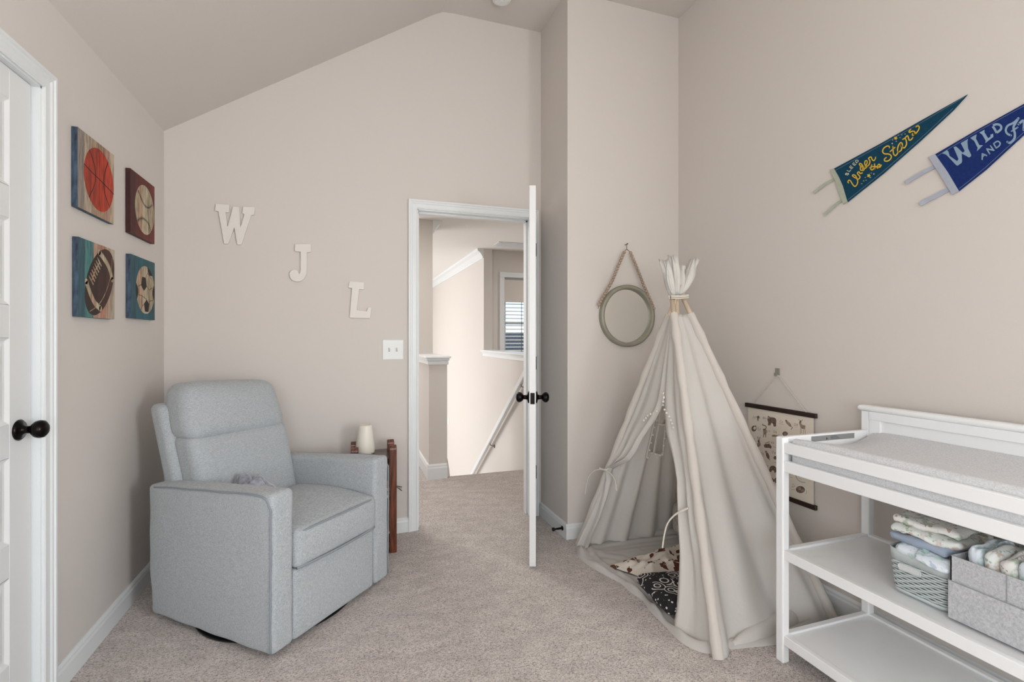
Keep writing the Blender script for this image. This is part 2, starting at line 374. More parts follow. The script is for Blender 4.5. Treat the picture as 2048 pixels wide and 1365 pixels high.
for i in range(14): b.box(KX1, SX, 4.27+.255*i, 4.27+.255*(i+1)+.02, -2.7, -.19*(i+1))
struct(b.build('stair_steps', 'carpet'), 'carpeted steps going down beyond the landing')
# room seen over the ledge
b = MB(); b.box(SX+.12, 2.06, 6.42, 6.52, 0, HH); b.box(2.95, 4.6, 6.42, 6.52, 0, HH); b.box(2.06, 2.95, 6.42, 6.52, 0, .8); b.box(2.06, 2.95, 6.42, 6.52, 2.07, HH)
struct(b.build('wall_loft_far', 'wall'))
b = MB(); b.box(4.6, 4.7, WB, 6.52, 0, HH); struct(b.build('wall_loft_right', 'wall'))
b = MB(); b.box(SX+.12, 4.6, WB+.12, 6.52, -.06, 0); struct(b.build('floor_loft', 'carpet'))
w2 = empty('window_2', kind='structure')
b = MB(); b.box(1.99, 2.06, 6.40, 6.42, .80, 2.07); b.box(2.95, 3.02, 6.40, 6.42, .80, 2.07); b.box(1.99, 3.02, 6.399, 6.42, 2.07, 2.14); b.box(1.96, 3.05, 6.37, 6.42, .76, .80)
b.build('casing', 'trim', w2, bevel=.003)
b = MB(); b.box(2.06, 2.95, 6.48, 6.51, .8, .84); b.box(2.06, 2.95, 6.48, 6.51, 2.03, 2.07); b.box(2.06, 2.10, 6.48, 6.51, .84, 2.03); b.box(2.91, 2.95, 6.48, 6.51, .84, 2.03); b.box(2.10, 2.91, 6.475, 6.505, 1.42, 1.45)
b.build('sash', 'trim', w2)
M['glass'] = mat('window_glass', (255, 255, 255), .0, trans=1); M['glass'].node_tree.nodes['Principled BSDF'].inputs['IOR'].default_value = 1.02
b = MB(); b.box(2.10, 2.91, 6.492, 6.496, .84, 2.03); b.build('pane', 'glass', w2)
bl = empty('window_blind', (2.5, 6.45, 1.4), label='white slatted blind in the window seen past the open door', cat='blind')
b = MB(); b.box(-.43, .43, -.02, .01, .33, .64); b.build('valance', mat('blind_valance', (206, 198, 190), .7), bl)
b = MB()
for i in range(17):
    z = .30-.05*i; b.add([(-.43, -.012, z-.004), (.43, -.012, z-.004), (.43, .022, z+.010), (-.43, .022, z+.010)], [(0, 1, 2, 3)])
b.build('slats', 'plastic', bl, solid=.003)
b = MB(); b.tube([(-.18, -.014, .33), (-.18, -.014, -.55)], .004, 6); b.build('cord', mat('blind_cord', (90, 88, 86), .7), bl)
# neighbouring house outside that window
hs = empty('neighbour_house', (4.2, 16.0, -2.7), label='pale neighbouring house with grey roof seen through the blind', cat='house')
b = MB(); b.box(-5, 5, 0, 5, 0, 3.6); b.build('wall', mat('house_siding', (226, 228, 230), .7, var=.06, scale=3), hs)
b = MB(); b.prism([(-5.4, 3.5), (5.4, 3.5), (2.4, 4.1), (-2.4, 4.1)], XZ, -.3, 5.3); b.build('roof', mat('house_roof', (110, 112, 120), .9, var=.3, scale=20), hs)
b = MB(); b.box(-.55, .1, -.05, .0, 2.1, 3.0); b.build('window', mat('house_window', (90, 96, 104), .2), hs)
b = MB(); b.box(-30, 30, 11, 60, -2.9, -2.8); g = b.build('ground', mat('outside_lawn', (120, 130, 95), .9, var=.2, scale=2)); g['kind'] = 'structure'
# ================================================================ THINGS ON THE WALLS
# --- letters on the back wall (outlines in metres on the wall, measured once from the photo)
Z8 = lambda x, y: (380+x/3.7917, 380+y/3.7917)
M['letter'] = mat('off_white_letter_paint', (229, 224, 218), .6)
def letter(name, pts, label):
    P = [on_y(*Z8(x, y), WB-.014) for x, y in pts]
    c = sum(P, Vector())/len(P)
    b = MB(); b.prism([(p.x-c.x, p.z-c.z) for p in P], XZ, -.001, .0125)
    o = b.build(name, 'letter', bevel=.0015, seg=1); o.location = (c.x, WB-.0135, c.z)
    return tag(o, label, 'letter')
letter('wall_letter', [(195, 105), (300, 112), (293, 172), (268, 170), (285, 280), (325, 128), (372, 128), (382, 282), (412, 185), (395, 180), (402, 127), (492, 130), (487, 190), (463, 192), (390, 415), (358, 415), (335, 285), (290, 410), (258, 410), (215, 163), (188, 158)],
       'off-white slab letter W, the highest of the wall letters')
letter('wall_letter', [(797, 410), (918, 410), (916, 472), (885, 475), (886, 600), (884, 635), (874, 662), (858, 682), (835, 694), (806, 697), (778, 688), (759, 668), (752, 640), (760, 619), (776, 608), (795, 605), (812, 611), (822, 624), (827, 638), (834, 630), (838, 610), (838, 470), (793, 465)],
       'off-white slab letter J with curled foot on the back wall')
letter('wall_letter', [(1210, 693), (1322, 700), (1318, 757), (1283, 755), (1265, 912), (1340, 922), (1350, 893), (1376, 895), (1366, 975), (1210, 970), (1228, 745), (1200, 742)],
       'off-white slab letter L, the lowest wall letter beside the doorway')
# --- double switch plate
a, c = on_y(765, 680, WB), on_y(806.5, 719.5, WB)
sw = empty('light_switch', ((a.x+c.x)/2, WB, (a.z+c.z)/2), label='white double toggle light switch plate left of the doorway', cat='light switch')
hw, hh = (c.x-a.x)/2, (a.z-c.z)/2
b = MB(); b.box(-hw, hw, -.006, 0, -hh, hh); b.build('plate', 'plastic', sw, bevel=.003)
for sx in (-.023, .023):
    b = MB(); b.box(sx-.005, sx+.005, -.0075, -.0055, -.012, .012); b.build('toggle_slot', mat('switch_slot', (170, 172, 172), .5), sw)
    b = MB(); b.add([(sx-.004, -.007, -.008), (sx+.004, -.007, -.008), (sx+.004, -.007, .004), (sx-.004, -.007, .004), (sx-.003, -.018, .004), (sx+.003, -.018, .004), (sx+.003, -.016, .010), (sx-.003, -.016, .010)],
                    [(0, 1, 5, 4), (1, 2, 6, 5), (2, 3, 7, 6), (3, 0, 4, 7), (4, 5, 6, 7)]); b.build('toggle', 'plastic', sw)
    for sz in (-.03, .03):
        b = MB(); b.tube([(sx, -.0055, sz), (sx, -.0072, sz)], .0025, 8); b.build('screw', 'plastic', sw)
# --- four plank-print sports canvases on the left wall.  local: x depth from wall, y along wall, z up (0..S)
def planks(name, cols, edge=None, rough=.6):
    """vertical painted boards: colour steps along local y, streaky noise"""
    m = bpy.data.materials.new(name); m.use_nodes = True; n = m.node_tree; bs = n.nodes['Principled BSDF']; bs.inputs['Roughness'].default_value = rough
    tc = n.nodes.new('ShaderNodeTexCoord'); sp = n.nodes.new('ShaderNodeSeparateXYZ'); n.links.new(tc.outputs['Object'], sp.inputs[0])
    mr = n.nodes.new('ShaderNodeMath'); mr.operation = 'DIVIDE'; mr.inputs[1].default_value = .292; n.links.new(sp.outputs['Y'], mr.inputs[0])
    rp = n.nodes.new('ShaderNodeValToRGB'); rp.color_ramp.interpolation = 'CONSTANT'
    e = rp.color_ramp.elements
    while len(e) < len(cols): e.new(.5)
    for i, (p, c) in enumerate(cols): e[i].position = p; e[i].color = srgb(*c)
    n.links.new(mr.outputs[0], rp.inputs[0])
    mp = n.nodes.new('ShaderNodeMapping'); mp.inputs['Scale'].default_value = (1, 3, .5); n.links.new(tc.outputs['Object'], mp.inputs[0])
    nz = n.nodes.new('ShaderNodeTexNoise'); nz.inputs['Scale'].default_value = 28; nz.inputs['Detail'].default_value = 6; n.links.new(mp.outputs[0], nz.inputs[0])
    r2 = n.nodes.new('ShaderNodeValToRGB'); r2.color_ramp.elements[0].position = .3; r2.color_ramp.elements[0].color = (.30, .26, .24, 1); r2.color_ramp.elements[1].position = .6; r2.color_ramp.elements[1].color = (1, 1, 1, 1)
    n.links.new(nz.outputs[0], r2.inputs[0])
    mx = n.nodes.new('ShaderNodeMix'); mx.data_type = 'RGBA'; mx.blend_type = 'MULTIPLY'; mx.inputs[0].default_value = .8
    n.links.new(rp.outputs[0], mx.inputs[6]); n.links.new(r2.outputs[0], mx.inputs[7]); n.links.new(mx.outputs[2], bs.inputs['Base Color'])
    return m
cream, tan, pink = (196, 176, 150), (176, 150, 122), (190, 150, 128)
pale = [(0, (150, 140, 130)), (.14, (184, 166, 146)), (.36, tan), (.53, (170, 140, 112)), (.72, pink), (.86, cream)]
M['pl_basket'] = planks('planks_grey_cream', pale)
M['orange'] = planks('basketball_orange', [(0, (172, 50, 18)), (.53, (192, 54, 20)), (.72, (200, 62, 28))])
M['maroon'] = planks('maroon_boards', [(0, (74, 16, 14)), (.2, (98, 24, 18)), (.5, (108, 30, 22)), (.8, (118, 42, 32))])
M['ballcream'] = planks('ball_cream', [(0, (186, 168, 140)), (.3, (194, 160, 132)), (.45, (200, 186, 158)), (.7, (184, 168, 138))])
M['pl_foot'] = planks('planks_teal_cream', [(0, (52, 92, 104)), (.15, (72, 132, 132)), (.38, (192, 152, 130)), (.56, (186, 132, 112)), (.72, (196, 166, 140)), (.86, (186, 172, 152))])
M['brown'] = planks('football_brown', [(0, (46, 22, 16)), (.5, (62, 28, 20)), (.75, (78, 36, 26))])
M['pl_soccer'] = planks('planks_teal', [(0, (38, 84, 98)), (.2, (34, 98, 112)), (.6, (36, 96, 104)), (.85, (40, 88, 96))])
M['ink'] = mat('dark_print', (34, 24, 22), .7)
M['edge_dark'] = mat('canvas_edge_dark_blue', (28, 34, 54), .6, scale=60, stretch=(1, 1, .3), col2=(74, 98, 120))
M['edge_red'] = mat('canvas_edge_maroon', (56, 14, 14), .6, var=.3, scale=30)
S = .292
def circ(cy, cz, r, n=40, ry=None): return [(cy+(ry or r)*math.cos(2*math.pi*i/n), cz+r*math.sin(2*math.pi*i/n)) for i in range(n)]
def stroke2(pts, wd, k=6):
    """flat ribbon outline quads in 2D with round-ish ends"""
    P = smooth_path([(x, y, 0) for x, y in pts], k) if len(pts) > 2 else [Vector((x, y, 0)) for x, y in pts]
    L, Rr = [], []
    for i, p in enumerate(P):
        t = (P[min(i+1, len(P)-1)]-P[max(i-1, 0)]); t = t.normalized() if t.length > 1e-9 else Vector((1, 0, 0))
        nn = Vector((-t.y, t.x, 0))*wd/2; L.append(p+nn); Rr.append(p-nn)
    return L, Rr
def add_stroke(b, pts, wd, fn, mi, k=6, caps=True):
    L, Rr = stroke2(pts, wd, k)
    vv = [fn(p.x, p.y) for p in L]+[fn(p.x, p.y) for p in Rr]; n = len(L)
    b.add(vv, [(i, i+1, n+i+1, n+i) for i in range(n-1)], mi)
    if caps and wd > 0:
        for e in (pts[0], pts[-1]):
            b.add([fn(e[0]+wd/2*math.cos(math.pi*i/4), e[1]+wd/2*math.sin(math.pi*i/4)) for i in range(8)], [tuple(range(8))], mi)
def canvas(Y, Z, th, mats, shapes, label, edge_mi):
    """shapes: list of (kind, data, material index, layer)"""
    b = MB()
    b.add([(0, 0, 0), (th, 0, 0), (th, S, 0), (0, S, 0), (0, 0, S), (th, 0, S), (th, S, S), (0, S, S)],
          [(1, 2, 6, 5)], 0)
    b.add([(0, 0, 0), (th, 0, 0), (th, S, 0), (0, S, 0), (0, 0, S), (th, 0, S), (th, S, S), (0, S, S)],
          [(0, 3, 2, 1), (4, 5, 6, 7), (0, 1, 5, 4), (2, 3, 7, 6), (3, 0, 4, 7)], edge_mi)
    for kind, data, mi, lay in shapes:
        x = th+.0002*lay; fn = lambda a, c: (x, a, c)
        if kind == 'poly': b.add([fn(*p) for p in data], [tuple(range(len(data)))], mi)
        else: add_stroke(b, data[0], data[1], fn, mi)
    # board joints as dark hairlines
    o = b.build('wall_canvas', mats); o.location = (WL+.002, Y, Z)
    return tag(o, label, 'wall picture')
g = S
js = [('s', ([(g*f, .002), (g*f, S-.002)], .0012), 3, 1) for f in (.14, .36, .53, .72, .86)]
# basketball
sh = [('poly', circ(.165, .147, .122), 1, 2)]+js
sh += [('s', ([(.045, .172), (.10, .160), (.165, .150), (.23, .138), (.286, .126)], .004), 2, 4), ('s', ([(.158, .268), (.165, .2), (.163, .1), (.17, .026)], .0022), 2, 4),
       ('s', ([(.085, .238), (.125, .19), (.130, .13), (.082, .058)], .0035), 2, 4), ('s', ([(.238, .244), (.205, .18), (.208, .11), (.252, .062)], .0035), 2, 4)]
canvas(2.190, 1.706, .018, ['pl_basket', 'orange', 'ink', 'edge_dark'], sh, 'square plank print canvas with an orange basketball, upper left of the four', 3)
# baseball
sh = [('poly', circ(.168, .143, .118), 1, 2)]+[('s', ([(.168+dx, .143-.1), (.168+dx, .143+.1)], .0012), 3, 3) for dx in (-.05, 0, .05)]
def stitches(pts, mi):
    out = [('s', (pts, .0022), mi, 4)]; P = smooth_path([(x, y, 0) for x, y in pts], 5)
    for i in range(0, len(P)-1, 1):
        t = (P[i+1]-P[i]).normalized(); nn = Vector((-t.y, t.x, 0)); q = P[i]; e = t*.004
        out.append(('s', ([(q.x-nn.x*.007+e.x, q.y-nn.y*.007+e.y), (q.x+nn.x*.007+e.x, q.y+nn.y*.007+e.y)], .0022), mi, 5))
    return out
sh += stitches([(.085, .216), (.118, .190), (.165, .165), (.215, .168), (.262, .192)], 2)+stitches([(.078, .070), (.115, .092), (.16, .098), (.21, .086), (.246, .052)], 2)
canvas(2.646, 1.706, .018, ['maroon', 'ballcream', 'ink', 'edge_red'], sh, 'square plank print canvas with a cream baseball on maroon, upper right of the four', 3)
# football (tilted oval in perspective-free square)
def fb(t, s):   # football coordinate: along t in -1..1, across s
    ax = Vector((.098, .122)); cx, cz = .166, .146
    nrm = Vector((-.072, .062))
    return (cx+ax.x*t+nrm.x*s, cz+ax.y*t+nrm.y*s)
ol = [fb(math.cos(a), math.sin(a)*(1-.0*abs(math.cos(a)))*1.0) for a in [2*math.pi*i/48 for i in range(48)]]
sh = js[:]+[('poly', ol, 1, 2)]
bw = .024
sh += [('s', ([fb(.52, .83), fb(.60, .3), fb(.62, -.2), fb(.52, -.72)], bw), 2, 3), ('s', ([fb(-.52, .83), fb(-.60, .3), fb(-.62, -.2), fb(-.52, -.72)], bw), 2, 3)]
sh += [('s', ([fb(-.95, -.12), fb(-.5, -.50), fb(0, -.62), fb(.5, -.50), fb(.95, -.12)], .0030), 2, 4), ('s', ([fb(-.33, .55), fb(0, .60), fb(.33, .55)], .006), 2, 4)]
for i in range(7):
    t = -.33+.66*i/6; sh.append(('s', ([fb(t, .38), fb(t, .80)], .0075), 2, 5))
canvas(2.196, 1.306, .018, ['pl_foot', 'brown', 'ballcream', 'edge_dark'], sh, 'square plank print canvas with a brown football, lower left of the four', 3)
# soccer ball
cx, cz, r = .172, .143, .116
pent = lambda px, pz, q, a0: [(px+q*math.cos(a0+2*math.pi*i/5), pz+q*math.sin(a0+2*math.pi*i/5)) for i in range(5)]
p1 = pent(cx-.022, cz+.030, .036, math.pi/2)
ol = circ(cx, cz, r)
def clip_arc(a0, a1, depth): return [(cx+r*math.cos(a), cz+r*math.sin(a)) for a in [a0+(a1-a0)*i/6 for i in range(7)]]+[(cx+(r-depth)*math.cos((a0*.35+a1*.65)), cz+(r-depth)*math.sin((a0*.35+a1*.65))), (cx+(r-depth)*math.cos((a0*.65+a1*.35)), cz+(r-depth)*math.sin((a0*.65+a1*.35)))]
sh = [('poly', ol, 1, 2), ('poly', pent(cx-.022, cz+.030, .037, math.pi/2*3), 2, 4), ('poly', pent(cx+.012, cz-.078, .034, math.pi/2), 2, 4),
      ('poly', clip_arc(-.42, .32, .030), 2, 4), ('poly', clip_arc(2.92, 3.60, .026), 2, 4), ('poly', clip_arc(.75, 1.42, .026), 2, 4)]
for a_, c_ in (((-.022-.022, .060), (-.055, .100)), ((-.0, .060), (.022, .085)), ((.022, .085), (.03, .112)), ((.022, .085), (.072, .062)), ((.012, .020), (.045, .005)), ((-.022, -.008), (-.010, -.040)), ((-.010, -.040), (.012, -.045)),
               ((.045, .005), (.086, .02)), ((.045, .005), (.046, -.05)), ((.046, -.05), (.045, -.07)), ((.046, -.05), (.090, -.045)), ((-.057, .02), (-.09, .01)), ((-.010, -.040), (-.05, -.03)), ((-.05, -.03), (-.088, -.03)), ((-.05, -.03), (-.04, -.08)), ((-.04, -.08), (-.02, -.07)), ((-.04, -.08), (-.06, -.098))):
    sh.append(('s', ([(cx+a_[0], cz+a_[1]), (cx+c_[0], cz+c_[1])], .0028), 2, 3))
canvas(2.650, 1.318, .018, ['pl_soccer', 'ballcream', 'ink', 'edge_dark'], sh, 'square plank print canvas with a soccer ball on teal, lower right of the four', 3)

# --- round mirror on beaded strap
mc = on_y(1252.5, 632.5, WA)
mr = empty('round_mirror', (mc.x, WA, mc.z), label='round mirror in a sage green rim hung by a wooden bead strap', cat='mirror')
T = Matrix.Rotation(R(90), 4, 'X')
M['sage'] = mat('sage_metal', (150, 147, 132), .45, metal=.2, var=.06, scale=20)
b = MB(); ro, ri = .197, .170
prof = [(ri, .004), (ri, .026), (ri+.006, .034), (ro-.006, .034), (ro, .026), (ro, .001)]
vv = [(r*math.cos(2*math.pi*k/72), -d, r*math.sin(2*math.pi*k/72)) for r, d in prof for k in range(72)]
b.add(vv, [(i*72+k, i*72+(k+1) % 72, (i+1)*72+(k+1) % 72, (i+1)*72+k) for i in range(5) for k in range(72)])
b.build('rim', 'sage', mr, smooth=True)
M['mirror'] = mat('mirror_glass', (235, 235, 230), .02, metal=1)
b = MB(); b.add([(ri*math.cos(2*math.pi*k/72), -.008, ri*math.sin(2*math.pi*k/72)) for k in range(72)], [tuple(range(72))]); b.build('mirror_glass', 'mirror', mr)
nail = on_y(1253.5, 489, WA-.02)-Vector((mc.x, WA, mc.z))
M['bead'] = mat('wooden_bead', (166, 146, 128), .6, var=.12, scale=60)
strap = MB(); beads = []
lef = [on_y(x, y, WA-.03)-Vector((mc.x, WA, mc.z)) for x, y in ((1196.5, 618), (1197, 611), (1204, 597), (1222, 566), (1235, 535), (1249, 503))]
rig = [on_y(x, y, WA-.03)-Vector((mc.x, WA, mc.z)) for x, y in ((1309, 628), (1308, 619), (1300, 600), (1288, 573), (1275, 540), (1260, 504))]
top = nail+Vector((0, .0, -.03))
strap.tube([lef[0]]+lef[1:]+[top, nail+Vector((0, 0, -.015))], .0022, 6); strap.tube([rig[0]]+rig[1:]+[top], .0022, 6)
st_o = strap.build('strap_cord', mat('jute_cord', (120, 104, 88), .9), mr)
for side, cnt in ((lef, 20), (rig, 20)):
    P = smooth_path(side[1:], 12); L = [0]
    for i in range(1, len(P)): L.append(L[-1]+(P[i]-P[i-1]).length)
    for k in range(cnt):
        d = L[-1]*(k+.3)/(cnt-.3); i = max(j for j in range(len(L)) if L[j] <= d+1e-9); i = min(i, len(P)-2)
        p = P[i].lerp(P[i+1], (d-L[i])/max(1e-9, L[i+1]-L[i]))
        bb = MB(); bb.sphere((0, 0, 0), .0105, n=8); ob = bb.build('bead', 'bead', mr, smooth=True); ob.location = p+Vector((0, -.002, 0))
b = MB(); b.tube([nail+Vector((0, .02, 0)), nail+Vector((0, -.008, .002))], .0022, 8); b.sphere(tuple(nail+Vector((0, -.008, .002))), .004); b.tube([nail+Vector((0, 0, -.001)), nail+Vector((0, 0, -.016))], .0015, 6)
nl = b.build('nail', 'black'); nl.location = (mc.x, WA, mc.z); tag(nl, 'small dark nail above the round mirror', 'nail')

# --- alphabet poster on the right wall. plane x = WR-.01
PX = WR-.010
Z4 = lambda x, y: (1480+x/5.6875, 790+y/5.6875)
ph = on_x(1556, 747, WR)
po = empty('alphabet_poster', (WR, ph.y, .65), label='cream alphabet poster of brown animals between dark wooden rails', cat='poster')
org = Vector((WR, ph.y, .65))
def PW(x, y, dx=0): p = on_x(*Z4(x, y), PX); return p-org+Vector((dx, 0, 0))
c1, c2 = on_x(1490.5, 815, PX), on_x(1630.5, 835, PX)
yl, yr = 2.115-org.y, 1.703-org.y
M['walnut'] = mat('dark_walnut', (44, 28, 22), .5, var=.25, scale=40, stretch=(1, .1, 1))
ztop, zbot = .862-.65, .432-.65
for zz in (ztop, zbot):
    b = MB(); b.box(-.018, -.003, yr-.006, yl+.006, zz-.011, zz+.011); b.build('rail', 'walnut', po, bevel=.001)
M['paper'] = mat('cream_paper', (232, 222, 208), .8, var=.03, scale=6)
M['sepia'] = mat('sepia_print', (116, 96, 86), .85, var=.35, scale=90)
M['sepia2'] = mat('light_sepia_print', (156, 134, 118), .85, var=.3, scale=90)
b = MB(); b.box(-.0105, -.0095, yr+.008, yl-.010, zbot, ztop, 0)
def blob(pts, mi=1, l=1):
    P = smooth_path([(x, y, 0) for x, y in pts], 4, closed=True)
    b.add([PW(p.x, p.y, -.0006-.0001*l) for p in P], [tuple(range(len(P)))], mi)
def el(cx, cy, rx, ry, a=0, mi=1, l=1):
    b.add([PW(cx+rx*math.cos(t)*math.cos(a)-ry*math.sin(t)*math.sin(a), cy+rx*math.cos(t)*math.sin(a)+ry*math.sin(t)*math.cos(a), -.0006-.0001*l) for t in [2*math.pi*i/18 for i in range(18)]], [tuple(range(18))], mi)
def ln(pts, wd=3, mi=1, l=2):
    L, Rr = stroke2(pts, wd, 4); n = len(L)
    b.add([PW(p.x, p.y, -.0006-.0001*l) for p in L]+[PW(p.x, p.y, -.0006-.0001*l) for p in Rr], [(i, i+1, n+i+1, n+i) for i in range(n-1)], mi)
# armadillo, bear, cat, deer
el(207, 258, 13, 20, .2); el(205, 285, 10, 16, -.2, 2); ln([(188, 245), (196, 262)], 5); ln([(222, 250), (226, 272)], 5)
blob([(315, 262), (322, 240), (334, 248), (348, 256), (375, 258), (400, 266), (414, 290), (412, 330), (410, 360), (384, 360), (378, 335), (362, 322), (352, 330), (350, 346), (318, 346), (322, 318), (314, 290)]); el(328, 262, 12, 12, 0, 2, 2)
blob([(515, 290), (530, 284), (542, 300), (565, 318), (582, 345), (584, 366), (560, 358), (545, 340), (528, 326), (520, 308)], 2); ln([(584, 362), (598, 374), (590, 384), (580, 398)], 6); el(528, 296, 9, 9, 0, 1, 2)
blob([(680, 345), (672, 316), (684, 300), (696, 305), (700, 330), (716, 345), (744, 352), (742, 385), (724, 392), (702, 384), (690, 375)], 2); el(690, 304, 11, 14, .1, 1, 2); ln([(676, 290), (668, 280)], 7); ln([(704, 292), (714, 286)], 7)
for a, e in (((688, 378), (686, 448)), ((700, 380), (702, 440)), ((728, 385), (724, 452)), ((740, 375), (746, 450))): ln([a, e], 5, 2)
# elephant, fox-tail cat, giraffe lying, hedgehog
el(160, 385, 29, 34, .1); el(168, 380, 14, 18, .3, 0, 3); ln([(178, 350), (184, 372), (176, 400)], 7)
blob([(262, 395), (280, 385), (302, 400), (304, 430), (300, 452), (298, 484), (290, 484), (288, 455), (278, 455), (272, 484), (264, 482), (266, 440)], 2); ln([(272, 400), (296, 384), (296, 360), (276, 350), (258, 344), (262, 332)], 9)
blob([(366, 458), (400, 456), (440, 468), (462, 476), (456, 486), (420, 478), (380, 478), (364, 470)], 2); ln([(372, 472), (368, 484)], 3); ln([(430, 450), (452, 452)], 2)
el(514, 444, 30, 26, 0, 1); el(518, 452, 16, 14, 0, 2, 2); ln([(540, 440), (550, 436)], 5)
# jackrabbit, koala on log, owl, pangolin-like spider, turtle, butterfly, vine, sleeping animal
el(216, 565, 20, 28, .1, 2); el(214, 530, 12, 14, 0, 1); ln([(210, 518), (202, 476)], 6); ln([(220, 518), (228, 480)], 6); el(205, 585, 10, 8)
blob([(276, 570), (300, 560), (345, 568), (360, 600), (350, 614), (330, 604), (305, 604), (285, 602), (274, 588)]); ln([(286, 552), (312, 545), (340, 535)], 9, 2); ln([(300, 566), (340, 556)], 5)
el(316, 694, 17, 40, -.35, 1); el(298, 650, 13, 14, 0, 2, 2); ln([(330, 720), (338, 746)], 7)
for a in range(8): ln([(405, 718), (405+34*math.cos(a*.785+.3), 718+28*math.sin(a*.785+.3))], 4)
el(405, 718, 20, 20); blob([(222, 690), (210, 660), (230, 680), (232, 712)])
blob([(334, 850), (345, 820), (375, 808), (405, 822), (418, 850), (412, 880), (395, 890), (388, 866), (365, 862), (355, 880), (338, 874)]); ln([(350, 845), (375, 832), (400, 845)], 4, 2, 3)
blob([(382, 960), (352, 935), (336, 942), (348, 975), (372, 985), (360, 1006), (380, 1010), (390, 985), (404, 1006), (424, 1000), (412, 980), (426, 948), (410, 944), (390, 962)]); 
ln([(632, 905), (650, 955), (690, 990), (742, 1000)], 5); ln([(752, 1090), (758, 1110), (748, 1132)], 3)
el(688, 1080, 52, 40, .1, 1); el(676, 1070, 20, 16, .2, 2, 2); el(712, 1090, 18, 14, 0, 2, 2)
for s in ((148, 274, 175, 274), (272, 297, 297, 299), (443, 332, 502, 338), (632, 366, 655, 368), (208, 408, 236, 412), (320, 450, 336, 452), (148, 527, 180, 531), (372, 592, 410, 600), (248, 695, 275, 698), (386, 768, 428, 774), (288, 842, 322, 846), (672, 956, 702, 962), (570, 938, 598, 942), (584, 1052, 612, 1056), (586, 1080, 630, 1084)): ln([s[:2], s[2:]], 2.2)
# handwritten letters as strokes
def glyphs(txt, x, y, s, wd=3):
    G = {'A': [[(0, 1), (.35, 0), (.7, 1)], [(.12, .65), (.58, .65)]], 'a': [[(.55, .5), (.25, .4), (.1, .75), (.3, 1), (.55, .8), (.55, .45), (.6, 1)]],
         'B': [[(0, 0), (0, 1)], [(0, 0), (.5, .2), (.05, .48), (.6, .72), (0, 1)]], 'b': [[(0, 0), (0, 1)], [(0, .6), (.4, .5), (.5, .8), (.2, 1), (0, .9)]],
         'C': [[(.65, .15), (.3, 0), (0, .5), (.3, 1), (.65, .85)]], 'c': [[(.5, .5), (.2, .45), (.05, .75), (.25, 1), (.5, .9)]],
         'D': [[(0, 0), (0, 1)], [(0, 0), (.6, .2), (.6, .8), (0, 1)]], 'd': [[(.5, 0), (.5, 1)], [(.5, .6), (.2, .5), (.05, .8), (.3, 1), (.5, .9)]],
         'E': [[(.55, 0), (0, 0), (0, 1), (.55, 1)], [(0, .5), (.45, .5)]], 'e': [[(.1, .72), (.5, .7), (.4, .45), (.12, .55), (.1, .85), (.3, 1), (.5, .9)]],
         'F': [[(.6, 0), (0, 0), (0, 1)], [(0, .5), (.45, .5)]], 'f': [[(.45, .1), (.25, .05), (.2, .3), (.2, 1.1)], [(.02, .5), (.4, .5)]],
         'G': [[(.65, .15), (.3, 0), (0, .5), (.3, 1), (.65, .85), (.65, .55), (.4, .55)]], 'g': [[(.5, .5), (.2, .45), (.08, .75), (.3, .95), (.5, .8), (.5, .5), (.5, 1.2), (.2, 1.35)]],
         'J': [[(.4, 0), (.4, .9), (.1, 1), (0, .8)]], 'j': [[(.3, .5), (.3, 1.2), (.1, 1.35)]], 'K': [[(0, 0), (0, 1)], [(.6, 0), (.05, .5), (.6, 1)]], 'k': [[(0, 0), (0, 1)], [(.4, .45), (.05, .7), (.45, 1)]],
         'O': [[(.35, 0), (0, .5), (.35, 1), (.7, .5), (.35, 0)]], 'o': [[(.3, .5), (.05, .75), (.3, 1), (.55, .75), (.3, .5)]], 'P': [[(0, 1), (0, 0), (.5, .1), (.5, .45), (0, .5)]], 'p': [[(0, .5), (0, 1.35)], [(0, .6), (.4, .5), (.5, .8), (.2, 1), (0, .9)]],
         'T': [[(0, 0), (.7, 0)], [(.35, 0), (.35, 1)]], 't': [[(.25, .2), (.25, 1), (.45, .95)], [(.05, .45), (.45, .45)]], 'V': [[(0, 0), (.35, 1), (.7, 0)]], 'v': [[(.05, .5), (.28, 1), (.5, .5)]],
         'Z': [[(0, 0), (.6, 0), (0, 1), (.6, 1)]], 'z': [[(.05, .5), (.45, .5), (.05, 1), (.45, 1)]]}
    cx_ = x
    for ch in txt:
        for st in G[ch]:
            L, Rr = stroke2([(cx_+p[0]*s, y+p[1]*s) for p in st], wd, 4 if len(st) > 3 else 1); n = len(L)
            b.add([PW(p.x, p.y, -.0010) for p in L]+[PW(p.x, p.y, -.0010) for p in Rr], [(i, i+1, n+i+1, n+i) for i in range(n-1)], 1)
        cx_ += s*.78
for t, x, y, s in (('Aa', 145, 240, 25), ('Bb', 264, 250, 28), ('Cc', 455, 292, 28), ('Dd', 622, 326, 28), ('Ee', 205, 374, 24), ('Ff', 316, 405, 24), ('Gg', 380, 404, 28), ('J', 158, 488, 24), ('Kk', 358, 532, 26), ('Oo', 240, 656, 26), ('Pp', 372, 642, 28), ('Tt', 292, 798, 26), ('Vv', 668, 908, 28), ('Zz', 595, 1018, 26)):
    glyphs(t, x, y, s, 2.6)
b.build('printed_sheet', ['paper', 'sepia', 'sepia2'], po)
hk = on_x(1556, 751, WR-.012)-org
b = MB(); b.tube([(-.010, yl-.045, ztop+.008), hk, (-.010, yr+.045, ztop+.008)], .0022, 6); b.build('hanging_cord', mat('white_cord', (206, 200, 190), .8), po)
b = MB(); b.box(-.006, 0, -.013, .013, -.010, .026); b.box(-.018, -.005, -.006, .009, -.014, -.006); b.box(-.018, -.014, -.006, .009, -.008, .002)
